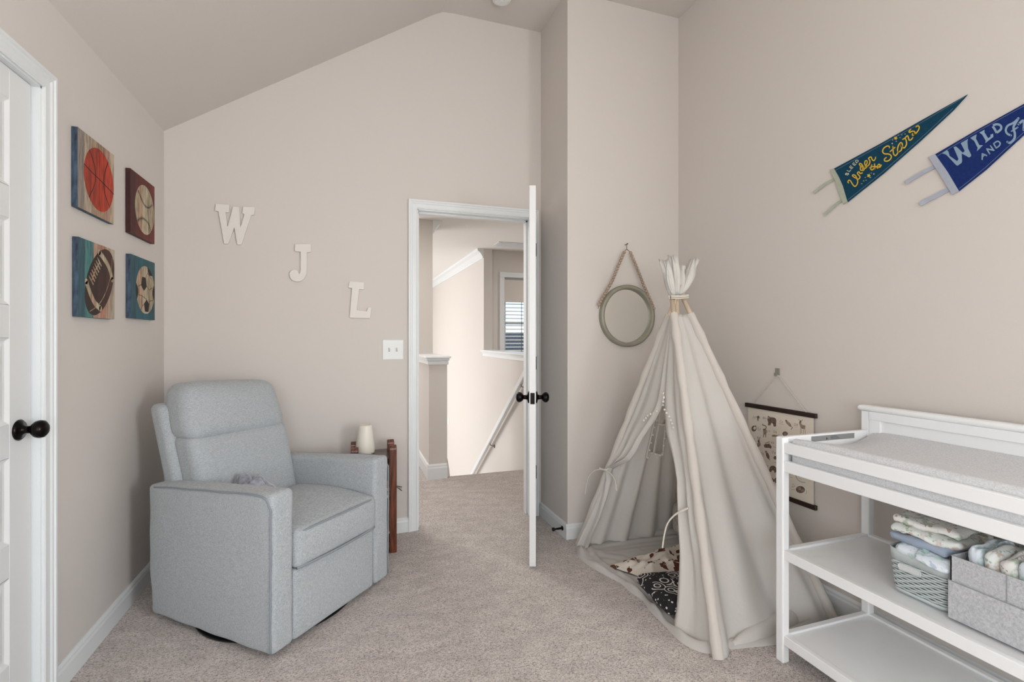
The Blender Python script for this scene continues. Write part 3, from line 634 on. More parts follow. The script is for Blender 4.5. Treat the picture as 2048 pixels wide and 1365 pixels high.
ho = b.build('adhesive_hook', mat('grey_plastic_hook', (150, 146, 138), .4), bevel=.001); ho.location = (WR, ph.y, on_x(1556, 747, WR).z); tag(ho, 'small grey adhesive hook holding the poster cord', 'hook')

# --- felt pennants on the right wall
NXP = WR-.006
ZP = lambda x, y: (1600+x/4.5714, 170+y/4.5714)
ZU = lambda x, y: (1670+x/13.65, 290+y/13.65)
ZS = lambda x, y: (1755+x/13.65, 235+y/13.65)
ZW = lambda x, y: (1870+x/7.1854, 200+y/7.1854)
LIFT = [0]
def wpt(px, org, off): p = on_x(px[0], px[1], NXP); return Vector((p.x-off-LIFT[0], p.y, p.z))-org
def dense(poly, k=6):
    out = []
    for i in range(len(poly)):
        a, c = poly[i], poly[(i+1) % len(poly)]
        out += [(a[0]+(c[0]-a[0])*j/k, a[1]+(c[1]-a[1])*j/k) for j in range(k)]
    return out
def slab(b, pxpoly, org, off0, off1, mi=0):
    A = [wpt(p, org, off0) for p in pxpoly]; B = [wpt(p, org, 0) for p in pxpoly]
    B = [Vector((A[i].x+(off0-off1), A[i].y, A[i].z)) for i in range(len(A))]; n = len(A)
    b.add(A+B, [tuple(range(n)), tuple(range(n, 2*n))[::-1]]+[(i, (i+1) % n, n+(i+1) % n, n+i) for i in range(n)], mi)
def pstroke(b, pts, wd, Z, org, off, mi=0, k=6, caps=True):
    L, Rr = stroke2(pts, wd, k); n = len(L)
    b.add([wpt(Z(p.x, p.y), org, off) for p in L]+[wpt(Z(p.x, p.y), org, off) for p in Rr], [(i, i+1, n+i+1, n+i) for i in range(n-1)], mi)
    if caps:
        for e in (pts[0], pts[-1]):
            b.add([wpt(Z(e[0]+wd/2*math.cos(math.pi*i/5), e[1]+wd/2*math.sin(math.pi*i/5)), org, off) for i in range(10)], [tuple(range(10))], mi)
M['felt_teal'] = mat('teal_felt', (26, 66, 88), .95, var=.12, scale=120, bump=.2, bscale=500, spec=.1)
M['felt_tdark'] = mat('dark_teal_piping', (20, 44, 60), .9)
M['felt_blue'] = mat('royal_blue_felt', (32, 50, 106), .95, var=.12, scale=120, bump=.2, bscale=500, spec=.1)
M['felt_mint'] = mat('pale_mint_felt', (172, 178, 160), .95, var=.04, scale=90)
M['felt_ice'] = mat('pale_lilac_blue_felt', (168, 174, 188), .95, var=.04, scale=90)
M['yellow'] = mat('yellow_print', (214, 180, 62), .8); M['yel_sh'] = mat('dark_outline_print', (30, 40, 34), .9)
M['white_pr'] = mat('white_print', (204, 204, 180), .8); M['sky_pr'] = mat('light_blue_print', (136, 160, 182), .85)
M['stitch'] = mat('thread', (110, 130, 150), .9)
pn = on_x(*ZP(700, 700), WR); org = Vector((WR, pn.y, pn.z))
p1_ = empty('pennant', org, label='teal felt pennant with yellow lettering SLEEP Under the Stars', cat='pennant')
b = MB(); slab(b, [ZP(*p) for p in ((305, 768), (740, 533), (1100, 328), (1530, 88), (1400, 232), (1100, 512), (760, 812), (437, 1070), (375, 905))], org, .0, -.003); b.build('felt_body', 'felt_teal', p1_)
b = MB(); slab(b, [ZP(*p) for p in ((275, 775), (312, 765), (352, 835), (392, 925), (434, 1068), (400, 1094), (362, 1000), (330, 890))], org, .0035, -.001); b.build('header_band', 'felt_mint', p1_)
def tie(pts, wd, mt, par, org):
    b = MB(); L, Rr = stroke2(pts, wd, 5); n = len(L)
    A = [wpt(ZP(p.x, p.y), org, -.002) for p in L]+[wpt(ZP(p.x, p.y), org, -.002) for p in Rr]
    for i, v in enumerate(A): v.x -= .010*((i % n)/n)**2
    b.add(A, [(i, i+1, n+i+1, n+i) for i in range(n-1)]); return b.build('tie_strip', mt, par, solid=.0015)
tie([(320, 858), (240, 900), (135, 985)], 22, 'felt_mint', p1_, org); tie([(385, 1050), (320, 1100), (228, 1190)], 22, 'felt_mint', p1_, org)
b = MB(); pstroke(b, [(318, 785), (740, 552), (1100, 350), (1500, 112)], 3.2, ZP, org, .0006, 0, 2, False); pstroke(b, [(440, 1050), (760, 792), (1100, 492), (1400, 215)], 3.2, ZP, org, .0006, 0, 2, False); b.build('stitching', 'stitch', p1_)
b = MB()
under = [[(375, 1040), (355, 1010), (385, 965), (430, 985), (480, 1070), (545, 1135), (605, 1080), (625, 990), (590, 920), (520, 880), (480, 840), (510, 815), (570, 850), (625, 940), (680, 900), (675, 850), (625, 800), (620, 760), (660, 735), (690, 780), (750, 765)],
         [(760, 690), (705, 690), (700, 600), (730, 580), (760, 640), (750, 700), (790, 690), (800, 650), (780, 610), (740, 540), (690, 505), (670, 530), (700, 580), (760, 630), (830, 640), (880, 590)],
         [(830, 590), (880, 500), (875, 435), (830, 440), (815, 510), (850, 580), (910, 565), (950, 500), (955, 430), (920, 370), (985, 330), (1020, 400), (1060, 430), (1100, 390), (1115, 335)],
         [(1010, 545), (985, 620), (990, 680), (1040, 675), (1060, 640)], [(955, 630), (1010, 600), (1060, 590)], [(1085, 520), (1085, 600), (1090, 655)], [(1090, 640), (1120, 590), (1150, 600), (1160, 640), (1200, 610), (1235, 560), (1210, 525), (1175, 560), (1180, 615), (1230, 610), (1270, 550)]]
for st in under: pstroke(b, st, 46, ZU, org, .0004, 1); pstroke(b, st, 30, ZU, org, .0009, 0)
stars = [[(330, 830), (320, 790), (260, 785), (170, 850), (145, 940), (200, 995), (300, 1000), (370, 1040), (375, 1110), (310, 1180), (220, 1195), (190, 1150), (245, 1095)],
         [(425, 790), (430, 880), (440, 990), (490, 1045), (540, 1000), (575, 930)], [(350, 935), (410, 880), (480, 820)],
         [(680, 800), (680, 720), (640, 690), (580, 760), (550, 880), (570, 940), (620, 925), (665, 860), (650, 740), (680, 810), (740, 830), (795, 740), (790, 640), (770, 590)],
         [(690, 600), (750, 570), (820, 500), (850, 560), (870, 620), (920, 610), (970, 550)],
         [(910, 330), (865, 380), (880, 410), (950, 380), (1010, 385), (1030, 440), (1000, 490), (955, 480), (965, 440)], [(1000, 490), (1060, 430), (1120, 350), (1145, 270), (1110, 230), (1055, 260)]]
for st in stars: pstroke(b, st, 50, ZS, org, .0004, 1); pstroke(b, st, 33, ZS, org, .0009, 0)
b.build('script_lettering', ['yellow', 'yel_sh'], p1_)
b = MB()
# SLEEP
SL = [[(330, 765), (290, 790), (300, 820), (335, 790), (365, 775), (375, 800), (335, 830)], [(325, 695), (395, 730), (440, 680)],
      [(455, 655), (400, 605), (445, 560)], [(428, 630), (468, 590)], [(455, 655), (500, 610)], [(535, 565), (480, 515), (525, 475)], [(508, 540), (545, 505)], [(535, 565), (580, 525)],
      [(600, 505), (560, 440), (610, 415), (640, 435), (625, 465), (585, 475)]]
for st in SL: pstroke(b, st, 17, ZU, org, .0008, 0, 1 if len(st) < 5 else 4, False)
for x, y in ((830, 890), (785, 985), (855, 965), (735, 1060), (995, 770), (970, 890)): pstroke(b, [(x-8, y), (x+8, y)], 18, ZU, org, .0008)
for x, y in ((575, 485), (668, 475), (757, 455), (620, 552), (415, 617), (517, 655)): pstroke(b, [(x-8, y), (x+8, y)], 18, ZS, org, .0008)
def star(x, y, r, Z, off, mi): b.add([wpt(Z(x+(r if i % 2 == 0 else r*.5)*math.cos(i*math.pi/5-1.2), y+(r if i % 2 == 0 else r*.5)*math.sin(i*math.pi/5-1.2)), org, off) for i in range(10)], [tuple(range(10))], mi)
star(925, 840, 60, ZU, .0008, 1); star(500, 565, 60, ZS, .0008, 1); star(1065, 795, 24, ZU, .0008, 0); star(405, 712, 26, ZS, .0008, 0)
b.build('small_lettering', ['white_pr', 'yellow'], p1_)['kind'] = 'stuff'
# second pennant
pn = on_x(*ZP(1700, 600), WR); org = Vector((WR, pn.y, pn.z))
p2_ = empty('pennant', org, label='royal blue felt pennant with pale lettering WILD AND Free', cat='pennant')
b = MB(); slab(b, [ZP(*p) for p in ((1225, 640), (1600, 420), (2048, 172), (2500, -85), (2950, -350), (2650, -30), (2300, 245), (2048, 455), (1700, 775), (1452, 972), (1340, 800))], org, .0, -.003); b.build('felt_body', 'felt_blue', p2_)
b = MB(); slab(b, [ZP(*p) for p in ((1180, 662), (1235, 632), (1350, 795), (1455, 972), (1395, 1004), (1290, 830))], org, .0035, -.001); b.build('header_band', 'felt_ice', p2_)
tie([(1235, 745), (1140, 790), (975, 895)], 32, 'felt_ice', p2_, org); tie([(1370, 945), (1250, 1010), (1105, 1090)], 38, 'felt_ice', p2_, org)
b = MB(); pstroke(b, [(1250, 655), (1600, 440), (2048, 192), (2500, -62)], 3.5, ZP, org, .0006, 0, 2, False); pstroke(b, [(1455, 950), (1700, 752), (2048, 432), (2300, 222)], 3.5, ZP, org, .0006, 0, 2, False); b.build('stitching', 'stitch', p2_)
b = MB()
def pl(pts): b.add([wpt(ZW(x, y), org, .0008) for x, y in pts], [tuple(range(len(pts)))], 0)
pl([(100, 768), (172, 718), (196, 745), (212, 805), (320, 880), (340, 850), (268, 682), (300, 668), (385, 770), (392, 880), (385, 905), (330, 945), (308, 940), (232, 860), (160, 785)])
pl([(300, 668), (330, 690), (400, 760), (430, 735), (372, 622), (400, 605), (478, 560), (468, 600), (478, 700), (522, 790), (520, 812), (490, 828), (385, 770)])
pl([(508, 548), (560, 515), (602, 495), (590, 555), (640, 650), (692, 650), (640, 705), (602, 738), (615, 690), (565, 590)])
pl([(638, 470), (715, 428), (712, 465), (765, 550), (800, 530), (798, 500), (838, 485), (842, 530), (725, 622), (730, 585), (680, 500)])
# D as ring
Do = [(808, 380), (870, 335), (925, 335), (965, 370), (965, 410), (940, 450), (885, 492), (875, 455), (845, 410)]; Di = [(858, 385), (885, 368), (915, 375), (930, 400), (920, 430), (895, 448), (890, 420), (878, 400)]
pstroke(b, [(830, 380), (860, 420), (888, 475)], 34, ZW, org, .0008, 0, 1, False); pstroke(b, [(835, 368), (890, 350), (945, 370), (950, 420), (890, 472)], 33, ZW, org, .0010, 0, 5, False)
pstroke(b, [(680, 855), (682, 775)], 22, ZW, org, .0008, 0, 1); pstroke(b, [(682, 775), (742, 800)], 22, ZW, org, .0009, 0, 1); pstroke(b, [(682, 825), (715, 790)], 14, ZW, org, .0010, 0, 1)
pstroke(b, [(788, 775), (745, 705)], 20, ZW, org, .0008, 0, 1); pstroke(b, [(750, 705), (850, 725)], 20, ZW, org, .0009, 0, 1); pstroke(b, [(845, 725), (800, 660)], 20, ZW, org, .0008, 0, 1)
pstroke(b, [(880, 690), (845, 630)], 20, ZW, org, .0008, 0, 1); pstroke(b, [(845, 628), (900, 595), (938, 620), (925, 660), (882, 692)], 20, ZW, org, .0009, 0, 5)
# F r e e in brush script
pstroke(b, [(1045, 605), (1085, 615), (1140, 560), (1150, 490), (1130, 400), (1150, 350), (1200, 265)], 34, ZW, org, .0008, 0, 6)
pstroke(b, [(1200, 268), (1130, 330), (1050, 370), (1020, 430), (1040, 485), (1095, 510)], 30, ZW, org, .0010, 0, 6); pstroke(b, [(1105, 450), (1150, 420), (1190, 395)], 24, ZW, org, .0012, 0, 3)
pstroke(b, [(1205, 350), (1260, 300), (1280, 330), (1275, 430)], 34, ZW, org, .0008, 0, 5); pstroke(b, [(1275, 370), (1320, 270), (1380, 250)], 30, ZW, org, .0010, 0, 5)
for dx, dy in ((0, 0), (130, -75)): pstroke(b, [(1380+dx, 300+dy), (1460+dx, 220+dy), (1430+dx, 180+dy), (1380+dx, 240+dy), (1390+dx, 330+dy), (1440+dx, 340+dy), (1500+dx, 270+dy)], 30, ZW, org, .0010, 0, 5)
b.build('lettering', 'sky_pr', p2_)

# --- smoke detector, door stop, hall bits
sd = empty('smoke_detector', tuple(on_z(1003, -12, HC)), label='round white smoke detector on the ceiling at the top edge', cat='smoke detector')
b = MB(); b.lathe([(.001, 0), (.062, 0), (.064, -.012), (.060, -.018), (.056, -.019), (.056, -.023), (.060, -.025), (.056, -.038), (.040, -.045), (.001, -.046)][::-1], 40); b.build('housing', 'plastic', sd, smooth=False)
b = MB(); b.lathe([(.0, -.049), (.010, -.049), (.011, -.045), (0, -.045)], 16); b.build('test_button', 'plastic', sd)
a = on_x(1125, 1057, WJ-.014)
ds = empty('door_stop', (WJ-.014, a.y, a.z), label='short dark door stop on the baseboard beside the teepee', cat='door stop')
b = MB(); b.tube([(0, 0, 0), (-.004, 0, 0)], .014, 16); b.tube([(-.004, 0, 0), (-.055, 0, 0)], [.007, .005], 10); b.build('rod', 'bronze', ds)
b = MB(); b.tube([(-.055, 0, 0), (-.068, 0, 0)], .011, 14); b.build('rubber_tip', 'black', ds)
# handrail on the stairwell wall
hr = empty('stair_handrail', (SX-.06, 4.2, 1.0), label='white sloping handrail on the bright stairwell wall', cat='handrail')
pA, pB = Vector((0, .25, -.03+.0)), Vector((0, 3.6, -.03-.73*3.35))
b = MB()
dr = (pB-pA).normalized(); up = Vector((0, -dr.z, dr.y)); up = up if up.z > 0 else -up; sd_ = Vector((1, 0, 0))
A = [p+sd_*x+up*z for p in (pA, pB) for x, z in ((-.02, -.03), (.02, -.03), (.02, .03), (-.02, .03))]
b.add(A, [(0, 1, 2, 3), (7, 6, 5, 4)]+[(i, (i+1) % 4, 4+(i+1) % 4, 4+i) for i in range(4)]); b.build('rail', 'trim', hr, bevel=.008)
for yy in (.5, 1.65, 2.8):
    z = -.03-.73*(yy-.25)
    b = MB(); b.tube([(0, yy, z-.03), (0, yy, z-.055), (.05, yy, z-.075)], .005, 8); b.tube([(.06, yy, z-.075), (.052, yy, z-.075)], .022, 14); b.build('bracket', mat('brushed_nickel', (120, 112, 104), .35, metal=.8), hr)
a = on_x(897, 843, SX)
b = MB(); b.box(-.006, 0, -.06, .06, -.06, .06); b.box(-.010, -.006, -.02, .02, -.03, .03)
o = b.build('wall_plate', 'plastic', bevel=.002); o.location = (SX, min(a.y, 10.3), a.z); tag(o, 'small white wall plate on the bright stairwell wall', 'wall plate')
vn = empty('ceiling_vent', (2.02, 5.95, HH), label='white air vent in the ceiling beyond the open door', cat='vent')
b = MB(); b.box(-.22, .22, -.12, .12, -.008, 0); b.build('frame', 'trim', vn, bevel=.003)
b = MB()
for i in range(7): b.add([(-.19, -.09+.03*i, -.010), (.19, -.09+.03*i, -.010), (.19, -.075+.03*i, -.018), (-.19, -.075+.03*i, -.018)], [(0, 1, 2, 3)])
b.build('louvres', 'trim', vn, solid=.002)
# ================================================================ RECLINER
def fabric(name, c1, c2, bump=.25):
    m = bpy.data.materials.new(name); m.use_nodes = True; n = m.node_tree; bs = n.nodes['Principled BSDF']
    bs.inputs['Roughness'].default_value = .95; bs.inputs['Specular IOR Level'].default_value = .15; bs.inputs['Sheen Weight'].default_value = .2
    tc = n.nodes.new('ShaderNodeTexCoord'); outs = []
    for st in ((1, 1, 9), (9, 9, 1)):
        mp = n.nodes.new('ShaderNodeMapping'); mp.inputs['Scale'].default_value = st; n.links.new(tc.outputs['Object'], mp.inputs[0])
        z = n.nodes.new('ShaderNodeTexNoise'); z.inputs['Scale'].default_value = 95; z.inputs['Detail'].default_value = 3; n.links.new(mp.outputs[0], z.inputs[0]); outs.append(z)
    ad = n.nodes.new('ShaderNodeMath'); ad.operation = 'ADD'; n.links.new(outs[0].outputs[0], ad.inputs[0]); n.links.new(outs[1].outputs[0], ad.inputs[1])
    hf = n.nodes.new('ShaderNodeMath'); hf.operation = 'MULTIPLY'; hf.inputs[1].default_value = .5; n.links.new(ad.outputs[0], hf.inputs[0])
    rp = n.nodes.new('ShaderNodeValToRGB'); rp.color_ramp.elements[0].position = .4; rp.color_ramp.elements[1].position = .6
    rp.color_ramp.elements[0].color = srgb(*c1); rp.color_ramp.elements[1].color = srgb(*c2)
    n.links.new(hf.outputs[0], rp.inputs[0]); n.links.new(rp.outputs[0], bs.inputs['Base Color'])
    bp = n.nodes.new('ShaderNodeBump'); bp.inputs['Strength'].default_value = bump; bp.inputs['Distance'].default_value = .003
    n.links.new(hf.outputs[0], bp.inputs['Height']); n.links.new(bp.outputs[0], bs.inputs['Normal'])
    return m
M['grey_fabric'] = fabric('grey_heather_upholstery', (152, 158, 162), (190, 194, 197))
M['grey_piping'] = mat('grey_piping', (140, 146, 151), .9)
CH = empty('recliner_armchair', (-.268, 2.014, 0), R(47.5), label='grey upholstered swivel recliner armchair in the corner', cat='armchair')
AW, AD, AH = .105, .755, .640
def armfn(x0):
    def f(p):
        y, z = p.y, p.z
        k = max(0, (z-.35)/.3)
        z -= .055*k*(max(0, y)/AD)
        if z < .25: y = y-(y-.30)*.05*((.25-z)/.2)*(1 if y > .3 else 0)
        wr = .0025*math.sin(y*31+z*14)*math.sin(z*21+1.3)
        return (p.x+wr, y, z)
    return f
for x0 in (0, .585):
    b = MB(); b.rbox((x0+AW/2, AD/2, (AH+.028)/2+.0), (AW/2, AD/2, (AH-.028)/2), .020, (.006, .004, .004), n=14, fn=armfn(x0))
    arm = b.build('arm', 'grey_fabric', CH, smooth=True)
    for xx in ((x0-.001,) if x0 == 0 else (x0+AW+.001,)):
        f = armfn(x0)
        path = [(xx, .006, .04), (xx, .003, .30), (xx, .003, AH-.10), (xx, .012, AH-.05), (xx, .06, AH-.008), (xx, .30, AH-.005), (xx, .60, AH-.006), (xx, AD-.05, AH-.010)]
        b = MB(); b.tube([f(Vector(q)) for q in smooth_path(path, 6)], .0034, 8); b.build('piping', 'grey_piping', arm, smooth=True)
# body behind and below
b = MB(); b.rbox((.345, .41, .19), (.245, .30, .135), .03, n=6); b.build('frame_body', 'grey_fabric', CH, smooth=True)
b = MB(); b.rbox((.345, .030, .168), (.239, .026, .142), .018, (0, .006, 0), n=10); b.build('footrest', 'grey_fabric', CH, smooth=True)
def seatf(p):
    z = p.z
    if z > .40: z += .018*math.sin(max(0, min(1, p.y/.5))*math.pi)
    return (p.x, p.y, z)
b = MB(); b.rbox((.345, .245, .388), (.239, .258, .078), .026, (0, .012, .012), n=12, fn=seatf); seat = b.build('seat_cushion', 'grey_fabric', CH, smooth=True)
def loop(y, zlist, x0=.113, x1=.577): return [(x0, y, z) for z in zlist]
b = MB(); b.tube(smooth_path([(.114, .06, .452), (.118, .004, .452), (.2, -.012, .458), (.345, -.017, .460), (.49, -.012, .458), (.572, .004, .452), (.576, .06, .452)], 6), .0042, 8); b.build('piping', 'grey_piping', seat, smooth=True)
b = MB(); b.tube(smooth_path([(.114, -.004, .316), (.2, -.012, .315), (.345, -.016, .314), (.49, -.012, .315), (.576, -.004, .316)], 6), .0055, 8); b.build('piping', 'grey_piping', seat, smooth=True)
# back
def lean(p): return (p.x, p.y+(p.z-.42)*.30+.02*max(0, p.z-.42)**2, p.z)
def shell(p):
    x, y, z = lean(p); k = max(0, (z-.5)/.45); return (.345+(x-.345)*(1-.02*k)-.012*k, y, z)
b = MB(); b.rbox((.340, .665, .60), (.275, .052, .325), .035, (.0, .006, .004), n=10, fn=shell); back = b.build('backrest', 'grey_fabric', CH, smooth=True)
def lumb(p):
    x, y, z = lean(p); wr = .003*math.sin(x*22+z*9)*math.sin(z*25); k = max(0, (z-.42)/.35)
    return (.345+(x-.345)*(.93+.04*min(1, k)), y+wr, z)
b = MB(); b.rbox((.345, .565, .595), (.268, .075, .195), .045, (.0, .018, .0), n=14, fn=lumb); b.build('back_cushion', 'grey_fabric', CH, smooth=True)
def headf(p):
    x, y, z = lean(p); k = (z-.76)/.24; wr = .003*math.sin(x*15+2)*math.sin(z*33)
    return (.345+(x-.345)*(1-.07*max(0, k)**2), y+wr-.0*k, z+.006*math.sin(x*9))
b = MB(); b.rbox((.343, .572, .883), (.262, .088, .126), .058, (.0, .018, .006), n=14, fn=headf); hd = b.build('headrest', 'grey_fabric', CH, smooth=True)
b = MB(); b.lathe([(.001, 0), (.33, 0), (.338, .006), (.338, .012), (.31, .018), (.10, .030), (.09, .06), (.001, .06)], 48, T=Matrix.Translation((.345, .36, .002))); b.build('swivel_base', 'black', CH, smooth=False)
# plush blanket in the seat
def plush():
    b = MB(); rows = []
    for i in range(34):
        row = []
        for j in range(34):
            u, v = i/33*2-1, j/33*2-1; rr = min(1, math.hypot(u, v)**1.5)
            n1 = noise.noise(Vector((u*2.2, v*2.2, 4))); n2 = noise.noise(Vector((u*8, v*8, 1)))
            h = max(0, (1-rr))**.7*(.105+.07*n1)+.012*n2*(1-rr)
            row.append((u*.12+.015*n1, v*.12+.01*n2, .002+max(0, h)))
        rows.append(row)
    b.grid(rows)
    o = b.build('plush_blanket', mat('lavender_grey_plush', (108, 110, 124), 1, var=.5, scale=40, col2=(176, 178, 192), bump=.8, bscale=90, sheen=.8), smooth=True, solid=.006)
    o.location = CH.location+Matrix.Rotation(R(47.5), 3, 'Z')@Vector((.235, .415, .486)); o.rotation_euler = (0, 0, R(80))
    tag(o, 'crumpled lavender grey plush blanket lying in the armchair seat', 'blanket')
plush()

# ================================================================ SIDE RACK TABLE
M['redwood'] = mat('red_brown_varnished_wood', (62, 30, 20), .25, scale=14, stretch=(6, 6, .6), col2=(128, 68, 42), spec=.6)
M['darkwood'] = mat('dark_varnished_wood', (46, 24, 20), .2, scale=12, stretch=(6, 1, 6), col2=(76, 42, 32), spec=.6)
RK = empty('rack_table', (.145, 2.955, 0), label='dark red brown wooden magazine rack table behind the armchair', cat='side table')
def roundpost(x0, x1, y0, y1, h, r):
    b = MB(); ym, rr = (y0+y1)/2, (y1-y0)/2
    poly = [(y0, 0), (y1, 0), (y1, h-r)]+[(ym+rr*math.cos(t), h-r+r*math.sin(t)) for t in [math.pi*i/8 for i in range(1, 8)]]+[(y0, h-r)]
    b.prism(poly, YZ, x0, x1); return b
for xs in (-.125, .084):
    for y0 in (-.105, .055): roundpost(xs, xs+.040, y0, y0+.05, .613, .024).build('post', 'redwood', RK, bevel=.003)
b = MB(); b.box(-.11, .115, -.10, .10, .538, .553); b.build('top_board', 'darkwood', RK, bevel=.002)
for z in (.06, .30): b = MB(); b.box(-.09, .09, -.095, .095, z, z+.014); b.build('shelf', 'darkwood', RK)
for xs in (-.113, .102):
    for z in (.09, .33, .48): b = MB(); b.box(xs, xs+.012, -.06, .06, z, z+.035); b.build('side_slat', 'redwood', RK)
cols = [(196, 190, 180), (120, 132, 150), (190, 186, 178), (210, 206, 196), (150, 156, 150), (200, 192, 176)]
for i in range(6):
    b = MB(); lv = .075 if i < 3 else .315
    b.box(-.085, .075+.006*(i % 3), -.10, .06, 0, .012+.004*(i % 2)); m_ = mat('magazine_paper', cols[i], .6)
    o = b.build('magazine', m_); o.location = (.145, 2.955, lv+.019*(i % 3)); o.rotation_euler = (0, 0, .03*(i-3))
    tag(o, '%s magazine in the stack on the %s shelf of the dark rack table' % (('bottom', 'middle', 'top')[i % 3], 'lower' if i < 3 else 'middle'), 'magazine', 'magazines on the %s rack shelf' % ('lower' if i < 3 else 'middle'))
lp = on_y(731, 902, 2.955)
LM = empty('table_lamp', (.100, 2.965, .5545), label='small white cone shaped night light on the dark rack table', cat='lamp')
b = MB(); b.lathe([(.001, 0), (.046, 0), (.052, .006), (.054, .018), (.052, .05), (.046, .10), (.040, .148), (.037, .163), (.032, .168), (.030, .166), (.001, .166)], 40); b.build('lamp_shade', mat('warm_white_shade', (232, 226, 214), .45), LM, smooth=True)
b = MB(); b.lathe([(.001, -.001), (.044, -.001), (.044, .001), (.001, .001)], 30); b.build('base', mat('lamp_base', (200, 194, 184), .5), LM)
b = MB()
for k in range(3):
    b.tube([(0, .0, .0), (.022, -.004, -.004-.003*k), (.05, -.012, -.010-.011*k)], .0028, 6, k % 2)
o = b.build('cable_bundle', [mat('dark_cable', (60, 56, 54), .5), mat('pale_cable', (170, 166, 160), .5)]); o.location = (.262, 3.0, .34); tag(o, 'ends of dark and pale cables poking out behind the rack table', 'cable')
# ================================================================ TEEPEE
FL, FR, BR, BL = Vector((1.295, 2.600, 0)), Vector((1.335, 1.500, 0)), Vector((2.005, 1.560, 0)), Vector((1.985, 2.600, 0))
AP = Vector((1.66, 2.16, 1.438))
CR = {'FL': AP+Vector((-.004, .016, 0)), 'FR': on_plane(1343.5, 596, AP, Vector((0, 1, 0))), 'BR': on_plane(1366, 596, AP+Vector((0, -.01, 0)), Vector((0, 1, 0))), 'BL': AP+Vector((.012, .022, 0))}
FT = {'FL': FL, 'FR': FR, 'BR': BR, 'BL': BL}
TP = empty('play_teepee', (1.66, 2.07, 0), label='cream canvas play teepee with tied back door flaps', cat='teepee')
TO = Vector((1.66, 2.07, 0))
def pole(k, t): return FT[k].lerp(CR[k], t)           # t=1 at crossing
M['polewood'] = mat('pale_pine_pole', (222, 202, 178), .6, var=.1, scale=10, stretch=(5, 5, .5))
def canvas_cloth(name, c=(242, 239, 235), tr=.5):
    m = bpy.data.materials.new(name); m.use_nodes = True; n = m.node_tree; bs = n.nodes['Principled BSDF']
    bs.inputs['Base Color'].default_value = srgb(*c); bs.inputs['Roughness'].default_value = .95; bs.inputs['Specular IOR Level'].default_value = .1
    tl = n.nodes.new('ShaderNodeBsdfTranslucent'); tl.inputs[0].default_value = srgb(*c)
    mx = n.nodes.new('ShaderNodeMixShader'); mx.inputs[0].default_value = tr
    n.links.new(bs.outputs[0], mx.inputs[1]); n.links.new(tl.outputs[0], mx.inputs[2]); n.links.new(mx.outputs[0], n.nodes['Material Output'].inputs[0])
    tc = n.nodes.new('ShaderNodeTexCoord'); z = n.nodes.new('ShaderNodeTexNoise'); z.inputs['Scale'].default_value = 9; z.inputs['Detail'].default_value = 5; z.inputs['Distortion'].default_value = .6
    n.links.new(tc.outputs['Object'], z.inputs[0]); bp = n.nodes.new('ShaderNodeBump'); bp.inputs['Strength'].default_value = .35; bp.inputs['Distance'].default_value = .02
    n.links.new(z.outputs[0], bp.inputs['Height']); n.links.new(bp.outputs[0], bs.inputs['Normal'])
    return m
M['canvas'] = canvas_cloth('cream_cotton_canvas')
ZT = 1.352/1.438
for k in ('FL', 'FR', 'BR', 'BL'):
    b = MB(); b.tube([pole(k, .006)-TO+Vector((0, 0, .004)), pole(k, .5)-TO, pole(k, 1.05)-TO], .0115, 14); b.build('pole', 'polewood', TP, smooth=True)
def sleeve(k, r=.021, top=ZT, dz=.003):
    b = MB(); P = []; rs = []
    for i in range(26):
        t = dz+(top-dz)*i/25; q = pole(k, t)-TO; P.append(q); rs.append(r*(1+.12*math.sin(i*1.7)+.08*math.sin(i*3.1)))
    b.tube(P, rs, 12, cap=False); return b.build('pole_sleeve', 'canvas', TP, smooth=True)
def fold(s, t, seed, amp, nf):
    """soft lengthwise folds, wider to the floor"""
    return amp*(t_amp(t))*(math.sin(s*nf*math.pi+seed+1.5*noise.noise(Vector((s*2, t*1.6, seed))))*.6+noise.noise(Vector((s*5+seed, t*1.1, seed*3)))*.9)
def t_amp(t): return (1-t)**.6*.9+.12
def panel(name, ka, kb, nrm, seed, amp=.03, sag=.03, nf=5, ns=48, nt_=60, hole=None, t0=.0, sa=None, sb=None, tmax=ZT, hem=.04, extra=None):
    nrm = Vector(nrm).normalized(); rows = []
    for i in range(nt_+1):
        t = t0+(tmax-t0)*i/nt_; row = []
        s0 = sa(t) if sa else 0; s1 = sb(t) if sb else 1
        for j in range(ns+1):
            q = j/ns; s = s0+(s1-s0)*q
            p = pole(ka, t).lerp(pole(kb, t), s)
            e = math.sin(math.pi*q)
            d = -sag*math.sin(math.pi*s)*(1-t)**.5+fold(q, t, seed, amp, nf)*min(1, e*2.5)
            low = max(0, 1-t/.10)
            d += hem*low*e*(.5+.5*math.sin(q*9+seed))
            p = p+nrm*d
            if extra: p = extra(p, q, t)
            p.z = max(.004, p.z)
            row.append(p-TO)
        rows.append(row)
    b = MB(); b.grid(rows, skip=hole); return b, rows
side_n = lambda a, c: (FT[c]-FT[a]).cross(AP-FT[a]).normalized()
# right side panel facing the viewer
b, _ = panel('side_panel', 'FR', 'BR', side_n('FR', 'BR'), 2.3, amp=.034, sag=.05, nf=4.2, hem=.05)
b.build('side_panel', 'canvas', TP, smooth=True, solid=.0016)
b, _ = panel('side_panel', 'BR', 'BL', side_n('BR', 'BL'), 5.1, amp=.02, sag=.03, nf=5, hem=.0)
b.build('side_panel', 'canvas', TP, smooth=True, solid=.0016)
